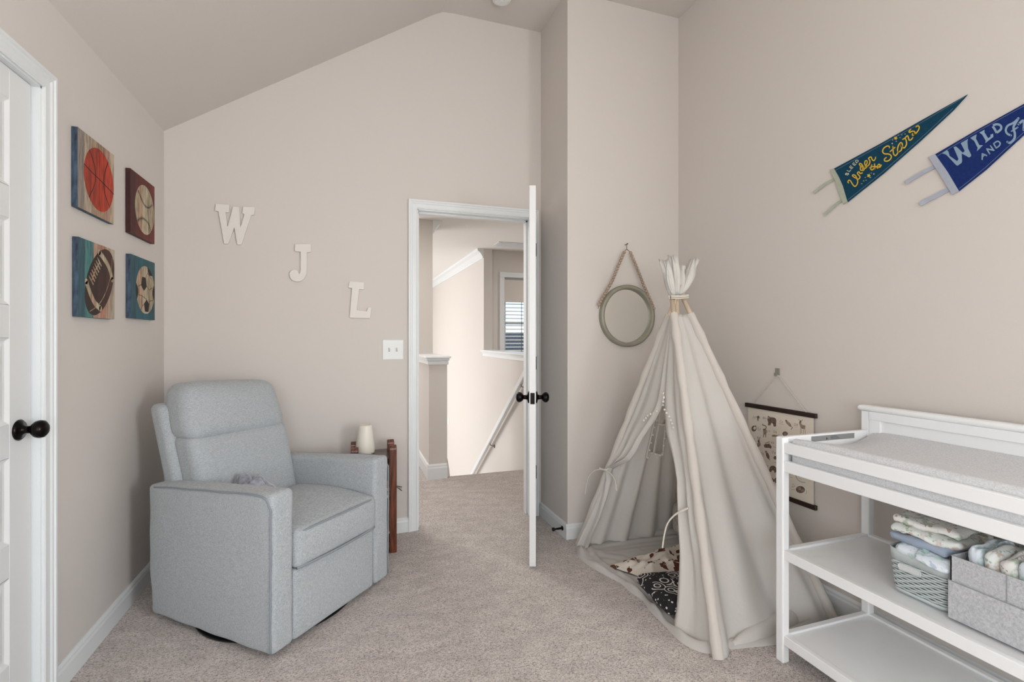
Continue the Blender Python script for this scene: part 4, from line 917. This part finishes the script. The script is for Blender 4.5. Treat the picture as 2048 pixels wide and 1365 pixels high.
# far panel (FL-BL) with a window
def is_hole(i, j): return 25 <= i < 38 and 20 <= j < 36 and not (i == 33) and not (j == 28)
nb = side_n('BL', 'FL')
b, rows = panel('window_panel', 'FL', 'BL', nb, 1.1, amp=.036, sag=.03, nf=8, hem=.0, ns=48, nt_=60, hole=is_hole)
wp = b.build('window_panel', 'canvas', TP, smooth=True, solid=.0016)
M['pom'] = mat('cream_pompom', (230, 226, 218), 1, sheen=.5)
M['tape'] = mat('cream_tape', (224, 218, 206), .9)
def pompoms(pts, parent, r=.0062):
    for p in pts:
        q = MB(); q.sphere((0, 0, 0), r, n=6); o = q.build('pompom', 'pom', parent, smooth=True); o.location = p
inn = -nb*.006
W = lambda i, j: Vector(rows[int(i)][int(j)])+inn
fr_ = MB()
for pth in ([W(25, j) for j in range(20, 37)], [W(38, j) for j in range(20, 37)], [W(i, 20) for i in range(25, 39)], [W(i, 36) for i in range(25, 39)], [W(i, 28.0) for i in range(25, 39)], [W(33, j) for j in range(20, 37)]): fr_.tube(pth, .0050, 6)
fr_.build('window_trim', 'tape', wp, smooth=True)
pompoms([W(25.6, j)+inn for j in range(21, 36, 2)]+[W(i, 21)+inn for i in range(27, 38, 2)]+[W(i, 35)+inn for i in range(27, 38, 2)], wp)
# front: two flaps. boundaries measured on the front plane, stored as (t, s)
fn_ = side_n('FL', 'FR')
def st(px, py):
    p = on_plane(px, py, FL, fn_); t = p.z/1.438
    a, c = pole('FL', t), pole('FR', t); return t, (p-a).dot(c-a)/(c-a).length_squared
def table(pts):
    L = sorted(st(*p) for p in pts)
    def f(t):
        if t <= L[0][0]: return L[0][1]
        if t >= L[-1][0]: return L[-1][1]
        for i in range(len(L)-1):
            if L[i][0] <= t <= L[i+1][0]: return L[i][1]+(L[i+1][1]-L[i][1])*(t-L[i][0])/(L[i+1][0]-L[i][0])
    return f
lb = table([(1178, 1084), (1200, 1041), (1214, 998), (1222, 960), (1219, 938), (1242, 930), (1261, 920), (1275, 901), (1287, 877), (1303, 855), (1316, 838), (1327, 817), (1333, 800), (1335, 785)])
rb = table([(1352, 1262), (1362, 1200), (1366, 1150), (1368, 1110), (1366, 1022), (1364, 960), (1356, 920), (1349, 896), (1341, 868), (1338, 840), (1336, 810), (1335, 785)])
tseam = st(1335, 785)[0]; sseam = st(1335, 785)[1]
tL = st(1219, 938)[0]; tR = st(1385, 1023)[0]
def gather(tt, t, wdt=.10): return math.exp(-((t-tt)/wdt)**2)
def lex(p, q, t):
    g_ = gather(tL, t); low = max(0, (tL-t)/tL)
    return p+fn_*(.018*low*math.sin(q*7)+.012*g_*math.sin(q*16))
b, _ = panel('flap', 'FL', 'FR', fn_, 3.7, amp=.016, sag=.0, nf=6, ns=44, nt_=90, sb=lambda t: lb(t) if t < tseam else sseam, hem=.0, extra=lex)
fl1 = b.build('door_flap', 'canvas', TP, smooth=True, solid=.0016)
def rex(p, q, t):
    g_ = gather(tR, t, .12); low = max(0, (tR-t)/tR)
    return p+fn_*(.030*low*math.sin(q*5+.6)+.014*g_*math.sin(q*15)+.012*(1-q)*math.sin(math.pi*min(1, t/tseam)))
b, _ = panel('flap', 'FL', 'FR', fn_, 6.2, amp=.016, sag=.0, nf=4, ns=44, nt_=90, sa=lambda t: rb(t) if t < tseam else sseam, hem=.0, extra=rex)
fl2 = b.build('door_flap', 'canvas', TP, smooth=True, solid=.0016)
for k in ('FR', 'BR', 'FL'): sleeve(k)
FP = lambda px, py, off: on_plane(px, py, FL, fn_)-TO+fn_*off
pompoms([FP(x, y, .018) for x, y in ((1333.5, 788), (1333, 794), (1332, 800), (1333, 806), (1332, 812), (1319, 824), (1313, 827), (1307, 830), (1301, 833), (1297, 838), (1293, 843))], fl1)
pompoms([FP(x, y, .03) for x, y in ((1336, 790), (1337, 798), (1336, 806), (1339, 822), (1343, 829), (1348, 836), (1351, 843), (1354, 850), (1356, 857))], fl2)
b = MB(); b.tube(smooth_path([FP(*q) for q in ((1208, 938, .03), (1214, 941, .036), (1224, 942, .03))], 6), .005, 8)
b.tube(smooth_path([FP(*q) for q in ((1216, 941, .035), (1200, 944, .04), (1189, 956, .04), (1184, 972, .038), (1181, 990, .035))], 8), .0030, 8)
b.tube(smooth_path([FP(*q) for q in ((1218, 942, .035), (1231, 949, .035), (1239, 962, .03), (1242, 984, .028))], 8), .0030, 8); b.build('flap_tie', 'tape', fl1, smooth=True)
b = MB(); b.tube(smooth_path([FP(*q) for q in ((1366, 1028, .03), (1376, 1026, .045), (1391, 1019, .04))], 6), .0048, 8)
b.tube(smooth_path([FP(*q) for q in ((1380, 1025, .045), (1366, 1034, .05), (1353, 1050, .05), (1345, 1070, .045), (1339, 1098, .04))], 8), .0038, 8); b.build('flap_tie', 'tape', fl2, smooth=True)
# ties, cord and cloth tassels at the crossing
b = MB()
for zz in (-.004, .004, .010):
    b.tube(smooth_path([on_plane(x, y, AP, Vector((0, 1, 0)))-TO+Vector((0, o, zz)) for x, y, o in ((1337, 596, -.02), (1352, 597, -.045), (1368, 595, -.035), (1370, 594, .01), (1352, 594, .04), (1337, 596, 0))], 6, closed=True), .0030, 6)
b.tube([on_plane(x, 0, AP, Vector((0, 1, 0))) for x in ()] or [on_plane(1350, 598, AP, Vector((0, 1, 0)))-TO, on_plane(1345, 625, AP, Vector((0, 1, 0)))-TO], .0025, 6)
b.build('pole_cord', 'tape', TP, smooth=True)
M['sheer'] = canvas_cloth('sheer_white_cloth', (242, 240, 236), .4)
def tassel(base, tip, wd, seed):
    ba = on_plane(*base, AP, Vector((0, 1, 0)))-TO; ti = on_plane(*tip, AP, Vector((0, 1, 0)))-TO
    for k in range(3):
        rows = []; an = 1.0*k+seed
        for i in range(12):
            t = i/11; c = ba.lerp(ti, t); wv = wd*math.sin(math.pi*(.12+.86*t)**.9)*(1-.2*k); row = []
            for j in range(7):
                s = j/6*2-1; d = Vector((math.cos(an), math.sin(an), 0))
                row.append(c+d*s*wv+Vector((-d.y, d.x, 0))*(.014*math.sin(s*2.4+seed+k)*(1+t))+Vector((0, 0, .012*noise.noise(Vector((s*3, t*4, seed+k)))-.0*abs(s))))
            rows.append(row)
        bb.grid(rows)
for base, tip, wd, sd2 in (((1343, 592), (1327, 520), .040, .4), ((1350, 590), (1345, 512), .036, 1.3), ((1360, 590), (1390, 518), .040, 2.2), ((1356, 590), (1360, 532), .034, 3.0)):
    bb = MB(); tassel(base, tip, wd, sd2); bb.build('cloth_tassel', 'sheer', TP, smooth=True, solid=.001)
# floor mat with rolled edge
px_edge = [(1150, 1084), (1153, 1104), (1163, 1120), (1185, 1136), (1212, 1151), (1240, 1166), (1262, 1185), (1284, 1200), (1300, 1222), (1330, 1252), (1356, 1279), (1388, 1299), (1420, 1307), (1450, 1300)]
edge = [on_z(x, y, .006) for x, y in px_edge]
edge = smooth_path(edge, 9)+[Vector((1.62, 1.50, .006)), Vector((1.86, 1.515, .006)), Vector((1.99, 1.58, .006)), Vector((2.0, 2.1, .006)), Vector((1.98, 2.6, .006)), Vector((1.6, 2.62, .006))]
cen = Vector((1.66, 2.12, .006)); b = MB(); rows = []
for p in edge:
    row = []
    for j in range(44):
        t = j/43; q = p.lerp(cen, 1-(1-t)**1.0 if j else 0)
        q = p.lerp(cen, t); z = .006+.020*math.exp(-((t-.05)/.035)**2)*(1+.5*math.sin(p.x*40+p.y*31))+.013*math.exp(-((t-.17-.05*noise.noise(q*4))/.022)**2)+.008*noise.noise(q*9)+.006*noise.noise(q*23)+.008*t
        if j == 0: z = .003
        row.append(Vector((q.x, q.y, max(.003, z)))-TO)
    rows.append(row)
b.grid([list(r) for r in zip(*rows)], close=True); b.build('floor_mat', 'canvas', TP, smooth=True)
# puddled cloth at the foot of the near side
b = MB(); rows = []
for i in range(30):
    u = i/29; base = Vector((1.45, 1.50, 0)).lerp(Vector((1.93, 1.57, 0)), u); row = []
    for j in range(11):
        an = math.pi*j/10; rr = .055*math.sin(math.pi*min(1, max(.02, u)))**.5*(1+.35*noise.noise(Vector((u*5, 2, 1)))); h = rr*1.0
        row.append(base+Vector((0, -rr*.7*math.cos(an)+.05, max(0, h*math.sin(an))+.006))-TO)
    rows.append(row)
b.grid(rows); b.build('hem_roll', 'canvas', TP, smooth=True)

# --- inside the teepee
def print_mat(name, base, ink, scale, thr, dist=2, rough=.9):
    m = bpy.data.materials.new(name); m.use_nodes = True; n = m.node_tree; bs = n.nodes['Principled BSDF']; bs.inputs['Roughness'].default_value = rough
    tc = n.nodes.new('ShaderNodeTexCoord'); nz = n.nodes.new('ShaderNodeTexNoise'); nz.inputs['Scale'].default_value = scale*1.2; nz.inputs['Detail'].default_value = 2
    n.links.new(tc.outputs['Object'], nz.inputs[0])
    mx = n.nodes.new('ShaderNodeMix'); mx.data_type = 'VECTOR'; mx.inputs[0].default_value = .06*dist
    n.links.new(tc.outputs['Object'], mx.inputs[4]); n.links.new(nz.outputs['Color'], mx.inputs[5])
    vo = n.nodes.new('ShaderNodeTexVoronoi'); vo.inputs['Scale'].default_value = scale; n.links.new(mx.outputs[1], vo.inputs[0])
    rp = n.nodes.new('ShaderNodeValToRGB'); rp.color_ramp.interpolation = 'CONSTANT'; rp.color_ramp.elements[0].color = srgb(*ink); rp.color_ramp.elements[1].position = thr; rp.color_ramp.elements[1].color = srgb(*base)
    n.links.new(vo.outputs['Distance'], rp.inputs[0]); n.links.new(rp.outputs[0], bs.inputs['Base Color'])
    return m, vo
def cloth_sheet(name, corners, mt, amp, seed, label, cat, z0=.03, nx=46):
    b = MB(); rows = []; c = sum((Vector(q) for q in corners), Vector())/4
    for i in range(nx):
        row = []
        for j in range(nx):
            u, v = i/(nx-1), j/(nx-1)
            p = Vector(corners[0]).lerp(Vector(corners[1]), u).lerp(Vector(corners[3]).lerp(Vector(corners[2]), u), v)
            e = min(1, min(u, 1-u, v, 1-v)*6)
            wv = .015*noise.noise(Vector((u*4, v*4, seed)))
            z = z0+e*(.006+amp*(.5+noise.noise(Vector((u*3.3, v*4.3, seed)))*.8+.35*noise.noise(Vector((u*9, v*8, seed)))))
            row.append(Vector((p.x+wv+.02*noise.noise(Vector((v*6, u*2, seed+3))), p.y-wv, max(z0, z)+p.z))-c)
        rows.append(row)
    b.grid(rows); o = b.build(name, mt, smooth=True, solid=.003); o.location = c; return tag(o, label, cat)
dino, _ = print_mat('white_cloth_brown_animal_print', (222, 212, 200), (92, 50, 36), 21, .40, 1.1)
q = [on_z(1219, 1128, .03), on_z(1300, 1158, .03), on_z(1420, 1130, .03), on_z(1372, 1082, .03)]
for v in q: v.z = 0
cloth_sheet('printed_blanket', q, dino, .045, 2.2, 'white blanket with brown animal print inside the teepee', 'blanket', z0=.018)
# black and white patterned cushion
bw_ = bpy.data.materials.new('black_white_doodle_print'); bw_.use_nodes = True; n = bw_.node_tree; bs = n.nodes['Principled BSDF']; bs.inputs['Roughness'].default_value = .9
tc = n.nodes.new('ShaderNodeTexCoord'); vo = n.nodes.new('ShaderNodeTexVoronoi'); vo.inputs['Scale'].default_value = 17; n.links.new(tc.outputs['Object'], vo.inputs[0])
mu = n.nodes.new('ShaderNodeMath'); mu.operation = 'MULTIPLY'; mu.inputs[1].default_value = 27; n.links.new(vo.outputs['Distance'], mu.inputs[0])
si = n.nodes.new('ShaderNodeMath'); si.operation = 'SINE'; n.links.new(mu.outputs[0], si.inputs[0])
v2 = n.nodes.new('ShaderNodeTexVoronoi'); v2.inputs['Scale'].default_value = 48; n.links.new(tc.outputs['Object'], v2.inputs[0])
gr = n.nodes.new('ShaderNodeMath'); gr.operation = 'GREATER_THAN'; gr.inputs[1].default_value = .5; sx_ = n.nodes.new('ShaderNodeSeparateXYZ'); n.links.new(vo.outputs['Color'], sx_.inputs[0]); n.links.new(sx_.outputs[0], gr.inputs[0])
m1 = n.nodes.new('ShaderNodeMath'); m1.operation = 'GREATER_THAN'; m1.inputs[1].default_value = .55; n.links.new(si.outputs[0], m1.inputs[0])
m2 = n.nodes.new('ShaderNodeMath'); m2.operation = 'LESS_THAN'; m2.inputs[1].default_value = .22; n.links.new(v2.outputs['Distance'], m2.inputs[0])
mm = n.nodes.new('ShaderNodeMix'); mm.data_type = 'FLOAT'; n.links.new(gr.outputs[0], mm.inputs[0]); n.links.new(m1.outputs[0], mm.inputs[2]); n.links.new(m2.outputs[0], mm.inputs[3])
rp = n.nodes.new('ShaderNodeValToRGB'); rp.color_ramp.elements[0].color = srgb(26, 24, 26); rp.color_ramp.elements[1].color = srgb(206, 200, 196); n.links.new(mm.outputs[0], rp.inputs[0]); n.links.new(rp.outputs[0], bs.inputs['Base Color'])
cc = on_z(1338, 1190, .05)
def pil(p): 
    k = 1-min(1, max(abs(p.x)/.13, abs(p.y)/.145))
    return (p.x, p.y, p.z+.008*noise.noise(p*9))
b = MB(); b.rbox((0, 0, 0), (.130, .145, .026), .024, (.01, .01, .014), n=12, fn=pil)
cu = b.build('patterned_cushion', bw_, smooth=True); cu.location = (1.428, 1.868, .066); cu.rotation_euler = (0, R(3), R(-6)); tag(cu, 'black and white patterned cushion inside the teepee doorway', 'cushion')
b = MB(); b.rbox((0, 0, 0), (.10, .055, .11), .045, (.015, .015, .015), n=10, fn=lambda p: (p.x, p.y, p.z+.02*noise.noise(p*14)))
cf = b.build('fleece_pillow', mat('nubby_cream_fleece', (168, 160, 150), 1, col2=(206, 200, 190), scale=70, bump=1, bscale=120), smooth=True); fp = on_z(1385, 1080, .03); cf.location = (fp.x+.0, fp.y, .15); cf.rotation_euler = (R(10), 0, R(-35)); tag(cf, 'nubby cream fleece pillow standing inside the teepee', 'pillow')

# ================================================================ CHANGING TABLE
TX0, TX1, TY1, TY0 = 1.551, 2.037, 1.440, .42
L_ = .033
CT = empty('changing_table', ((TX0+TX1)/2, (TY0+TY1)/2, 0), label='white wooden changing table with two open shelves', cat='changing table')
co = Vector(CT.location)
def cb(name, x0, x1, y0, y1, z0, z1, bevel=.003, parent=None):
    b = MB(); b.box(x0-co.x, x1-co.x, y0-co.y, y1-co.y, z0, z1); return b.build(name, 'white', parent or CT, bevel=bevel)
for (x, y, h) in ((TX0, TY1-L_, .852), (TX0, TY0, .852), (TX1-L_, TY1-L_, .93), (TX1-L_, TY0, .93)): cb('leg', x, x+L_, y, y+L_, .0, h, .005)
fx = TX0+.006
for z0, z1 in ((.793, .833), (.722, .765)): cb('front_rail', fx, fx+.02, TY0+L_, TY1-L_, z0, z1)
for y in (TY0+.006, TY1-L_+.006): cb('end_rail', TX0+L_, TX1-L_, y, y+.02, .722, .852)
cb('back_panel', TX1-.026, TX1-.012, TY0+L_, TY1-L_, .722, .93)
cb('back_stile', TX1-.034, TX1-.010, TY1-L_-.045, TY1-L_, .80, .93)
cb('back_rail', TX1-.036, TX1-.008, TY0+L_, TY1-L_, .895, .93)
b = MB(); b.rbox((TX1-.020-co.x, (TY0+TY1)/2-co.y, .941), (.022, (TY1-TY0)/2+.012, .012), .0115, n=4); b.build('top_cap', 'white', CT, smooth=True)
cb('top_deck', TX0+.02, TX1-.02, TY0+.02, TY1-.02, .722, .738)
for zt in (.428, .107):
    cb('shelf', TX0+.024, TX1-.02, TY0+.02, TY1-.02, zt-.022, zt-.008, .001)
    for y0, y1 in ((TY1-L_+.004, TY1-L_+.026), (TY0+.007, TY0+.029)): cb('shelf_rail', TX0+L_*.7, TX1-L_*.7, y0, y1, zt-.036, zt, .002)
    for x0 in (TX0+.005, TX1-.030): cb('shelf_rail', x0, x0+.022, TY0+L_*.7, TY1-L_*.7, zt-.036, zt, .002)
# warning label on the inside of the far end rail
la = MB(); ly = TY1-L_+.005-co.y; la.add([(1.70-co.x, ly, .825), (1.93-co.x, ly, .825), (1.93-co.x, ly, .846), (1.70-co.x, ly, .846)], [(0, 1, 2, 3)], 0)
la.add([(1.775-co.x, ly-.0004, .829), (1.785-co.x, ly-.0004, .829), (1.780-co.x, ly-.0004, .840)], [(0, 1, 2)], 1)
for kk in range(3): la.add([(1.80-co.x, ly-.0004, .830+.005*kk), (1.85-.008*kk-co.x, ly-.0004, .830+.005*kk), (1.85-.008*kk-co.x, ly-.0004, .8315+.005*kk), (1.80-co.x, ly-.0004, .8315+.005*kk)], [(0, 1, 2, 3)], 1)
la.build('warning_label', [mat('grey_label', (142, 142, 142), .6), mat('label_ink', (50, 50, 52), .6)], CT)
# contoured pad
M['heather'] = mat('light_grey_heather_jersey', (200, 201, 204), .95, scale=240, col2=(224, 224, 226), bump=.15, bscale=300, spec=.1)
def padf(p):
    u = p.x/.225; k = max(0, p.z)/.045
    z = p.z+(.022*u*u-.006)*k; e = max(0, (abs(p.y)-.40)/.06); z -= .030*min(1, e)*k*(1-u*u)
    return (p.x, p.y, z)
b = MB(); b.rbox((0, 0, 0), (.224, .476, .050), .018, (0, 0, 0), n=22, fn=padf)
pad = b.build('changing_pad', 'heather', smooth=True); pad.location = (TX0+.026+.225, (TY0+TY1)/2-.005, .738+.052); tag(pad, 'light grey heather contoured pad on the changing table', 'changing pad')
# --- woven plastic basket
BK = empty('storage_basket', (1.655, 1.01, .4285), label='grey green woven plastic basket on the middle shelf', cat='basket')
M['gg'] = mat('grey_green_plastic', (200, 209, 209), .45, var=.04, scale=10)
def rr_loop(x0, x1, y0, y1, r, n=6):
    pts = []
    for cx_, cy_, a0 in ((x1-r, y1-r, 0), (x0+r, y1-r, 90), (x0+r, y0+r, 180), (x1-r, y0+r, 270)):
        for i in range(n+1):
            a = R(a0+90*i/n); pts.append((cx_+r*math.cos(a), cy_+r*math.sin(a)))
    return pts
def basket_ring(z, r=.03):
    g_ = .010*z/.13; return rr_loop(-.004-g_, .255+g_, -.078-g_, .078+g_, r)
nb_ = 12
b = MB()
zz = [.0, .012]; prof_rows = []
for z in (0.0, .010): prof_rows.append([(x, y, z) for x, y in basket_ring(z)])
b.grid(prof_rows, close=True); b.add(prof_rows[0], [tuple(range(len(prof_rows[0])))])
prof_rows = [[(x, y, z) for x, y in basket_ring(z)] for z in (.098, .128, .134)]
b.grid(prof_rows, close=True)
b.build('basket_shell', 'gg', BK, smooth=True, solid=.003)
b = MB()
for k in range(nb_):
    z = .0145+.0072*k; ring = basket_ring(z); dn = []
    for i in range(len(ring)):
        a, c = Vector(ring[i]), Vector(ring[(i+1) % len(ring)]); m_ = max(1, int((c-a).length/.006))
        dn += [a.lerp(c, j/m_) for j in range(m_)]
    cxx = Vector((.125, 0)); L2 = 0; P = []
    for i, p in enumerate(dn):
        L2 += (dn[i]-dn[i-1]).length if i else 0
        off = .0022*math.sin(L2*2*math.pi/.034+(math.pi if k % 2 else 0)); dd = (p-cxx).normalized(); P.append((p.x+dd.x*off, p.y+dd.y*off, z))
    rows = [[(q[0], q[1], q[2]-.0026) for q in P], [(q[0], q[1], q[2]+.0026) for q in P]]
    b.grid(rows, close=True)
b.build('woven_bands', 'gg', BK, smooth=True, solid=.0022)
b = MB()
for i, p in enumerate(basket_ring(.06)):
    pass
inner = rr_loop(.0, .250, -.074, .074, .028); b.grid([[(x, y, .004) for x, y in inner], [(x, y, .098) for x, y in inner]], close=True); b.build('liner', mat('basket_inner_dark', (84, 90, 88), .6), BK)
hf = MB(); hx = -.0135
def oval(w2, h2, zc, x, yc=0): return [(x, yc+(w2-h2)*(1 if math.cos(t) > 0 else -1)+h2*math.cos(t), zc+h2*math.sin(t)) for t in [math.pi/2*0+2*math.pi*i/24+.01 for i in range(24)]]
hf.add(oval(.032, .0085, .084, hx-.0016, .018), [tuple(range(24))][:1]); hf.build('handle_opening', mat('white_inside_handle', (212, 214, 214), .5), BK)
hf = MB(); P = oval(.032, .0100, .084, hx-.002, .018); hf.tube([Vector(p) for p in P]+[Vector(P[0])], .0018, 6, cap=False); hf.build('handle_rim', 'gg', BK, smooth=True)
# --- felt bin
FB = empty('felt_bin', (1.632, .545, .4285), label='grey felt storage bin on the middle shelf at the right edge', cat='storage bin')
M['felt'] = mat('grey_felt', (178, 179, 182), .98, scale=150, col2=(204, 205, 208), bump=.3, bscale=250, spec=.05)
fw, fl_, fh = .30, .372, .178
for nm, bx_ in (('front_panel', (0, .005, 0, fl_, 0, fh)), ('back_panel', (fw-.005, fw, 0, fl_, 0, fh)), ('end_panel', (0, fw, 0, .005, 0, fh)), ('end_panel', (0, fw, fl_-.005, fl_, 0, fh)), ('bottom_panel', (0, fw, 0, fl_, 0, .005)), ('divider', (0, fw, .18, .184, .02, fh-.01))):
    b = MB(); b.box(*bx_); b.build(nm, 'felt', FB, bevel=.001)
b = MB(); b.box(-.004, -.0005, .0, fl_+.003, .0, .108); fp_ = b.build('pocket', 'felt', FB, bevel=.001)
b = MB(); b.tube([(-.0012, .245, .108), (-.0012, .245, fh)], .0009, 6); b.tube([(-.005, .0, .107), (-.005, fl_, .107)], .0010, 6); b.build('seam', mat('felt_seam', (150, 152, 156), .9), fp_)

# --- folded printed diapers / cloths
def pastel(name, base, a_, c_, scale=34):
    m, _v = print_mat(name, base, a_, scale, .26, 1.2)
    n = m.node_tree; bs = n.nodes['Principled BSDF']; old = bs.inputs['Base Color'].links[0].from_socket
    tc = n.nodes.new('ShaderNodeTexCoord'); z = n.nodes.new('ShaderNodeTexNoise'); z.inputs['Scale'].default_value = scale*.9; z.inputs['Detail'].default_value = 3; n.links.new(tc.outputs['Object'], z.inputs[0])
    rp = n.nodes.new('ShaderNodeValToRGB'); rp.color_ramp.elements[0].position = .55; rp.color_ramp.elements[0].color = (1, 1, 1, 1); rp.color_ramp.elements[1].position = .62; rp.color_ramp.elements[1].color = srgb(*c_)
    n.links.new(z.outputs[0], rp.inputs[0]); mx = n.nodes.new('ShaderNodeMix'); mx.data_type = 'RGBA'; mx.blend_type = 'MULTIPLY'; mx.inputs[0].default_value = 1
    n.links.new(old, mx.inputs[6]); n.links.new(rp.outputs[0], mx.inputs[7]); n.links.new(mx.outputs[2], bs.inputs['Base Color']); bs.inputs['Roughness'].default_value = .7
    return m
pm = [pastel('diaper_print_blue', (222, 229, 236), (186, 200, 216), (208, 226, 214)), pastel('diaper_print_green', (230, 232, 228), (176, 196, 176), (224, 204, 194)), pastel('diaper_print_brown', (232, 229, 224), (184, 158, 148), (200, 218, 200)), mat('plain_blue_grey', (164, 176, 196), .7, var=.05, scale=12)]
def diaper(loc, dims, rot, mt, label, seed, group=None, name='folded_diaper', cat='diaper', bend=0, wr=.004):
    def f(p):
        return (p.x+.004*noise.noise(p*30+Vector((seed, 0, 0))), p.y+.004*noise.noise(p*26+Vector((0, seed, 0))), p.z+.009*noise.noise(p*17+Vector((seed, seed, 0)))+wr*noise.noise(Vector((p.x*(30 if wr < .005 else 12), p.y*90, seed)))-bend*p.x*p.x-bend*p.y*p.y)
    b = MB(); h = [d/2 for d in dims]; b.rbox((0, 0, 0), h, min(h)*.92, (.004, .004, .004), n=12, fn=f)
    o = b.build(name, mt, smooth=True); o.location = loc; o.rotation_euler = rot; return tag(o, label, cat, group)
bz = .4285+.134
diaper((1.775, 1.005, bz-.004), (.27, .15, .036), (R(3), R(2), R(4)), pm[0], 'folded pale blue printed diaper, lowest on the woven basket', 1, name='folded_diaper')
diaper((1.652, .965, bz+.002), (.050, .085, .018), (R(14), R(-30), R(0)), pm[0], 'pale diaper drooping over the front rim of the woven basket', 9)
diaper((1.775, 1.010, bz+.029), (.24, .17, .026), (R(-2), R(2), R(-6)), pm[3], 'plain blue grey folded cloth inside the basket stack', 3, name='folded_cloth', cat='cloth')
diaper((1.765, 1.015, bz+.055), (.23, .175, .024), (R(4), R(4), R(8)), pm[1], 'folded diaper with green print second from the top of the basket stack', 5)
diaper((1.775, 1.030, bz+.079), (.21, .165, .020), (R(5), R(3), R(12)), pm[2], 'folded diaper with brown animal print, topmost on the woven basket', 7)
for k in range(7):
    diaper((1.735, .868-.036*k, .4285+.135), (.16, .034, .155), (R(-5), R(4*(k % 2)), R(-2)), pm[(k % 3)], '%s upright diaper from the left in the grey felt bin' % ('first', 'second', 'third', 'fourth', 'fifth', 'sixth', 'seventh')[k], 11+k, 'diapers standing in the grey felt bin', wr=.012)
b = MB(); b.rbox((0, 0, 0), (.035, .11, .075), .02, (.01, .008, 0), n=8, fn=lambda p: (p.x+.006*noise.noise(p*22), p.y, p.z+.004*noise.noise(p*30)))
o = b.build('wipes_packet', mat('beige_striped_packet', (180, 168, 152), .4, scale=8, stretch=(1, .2, 9), col2=(206, 198, 186), spec=.6), smooth=True); o.location = (1.975, .96, .4285+.12); o.rotation_euler = (0, R(-10), R(6)); tag(o, 'beige striped packet standing behind the woven basket', 'packet')
b = MB()
for k in range(16):
    y = -.05+.1*k/15; b.add([(-.004, y, 0), (.004, y+.003, 0), (.010*math.sin(k), y+.008, .05+.012*math.sin(k*2.1)), (-.006, y+.004, .052)], [(0, 1, 2, 3)])
b.box(-.02, .02, -.055, .055, -.1, .002)
o = b.build('green_tissue_pack', mat('dark_green_leafy_pack', (70, 84, 62), .8, col2=(150, 150, 130), scale=30), solid=.001); o.location = (1.885, .86, .4285+.125); tag(o, 'pack with dark green frilled edge behind the upright diapers', 'packet')
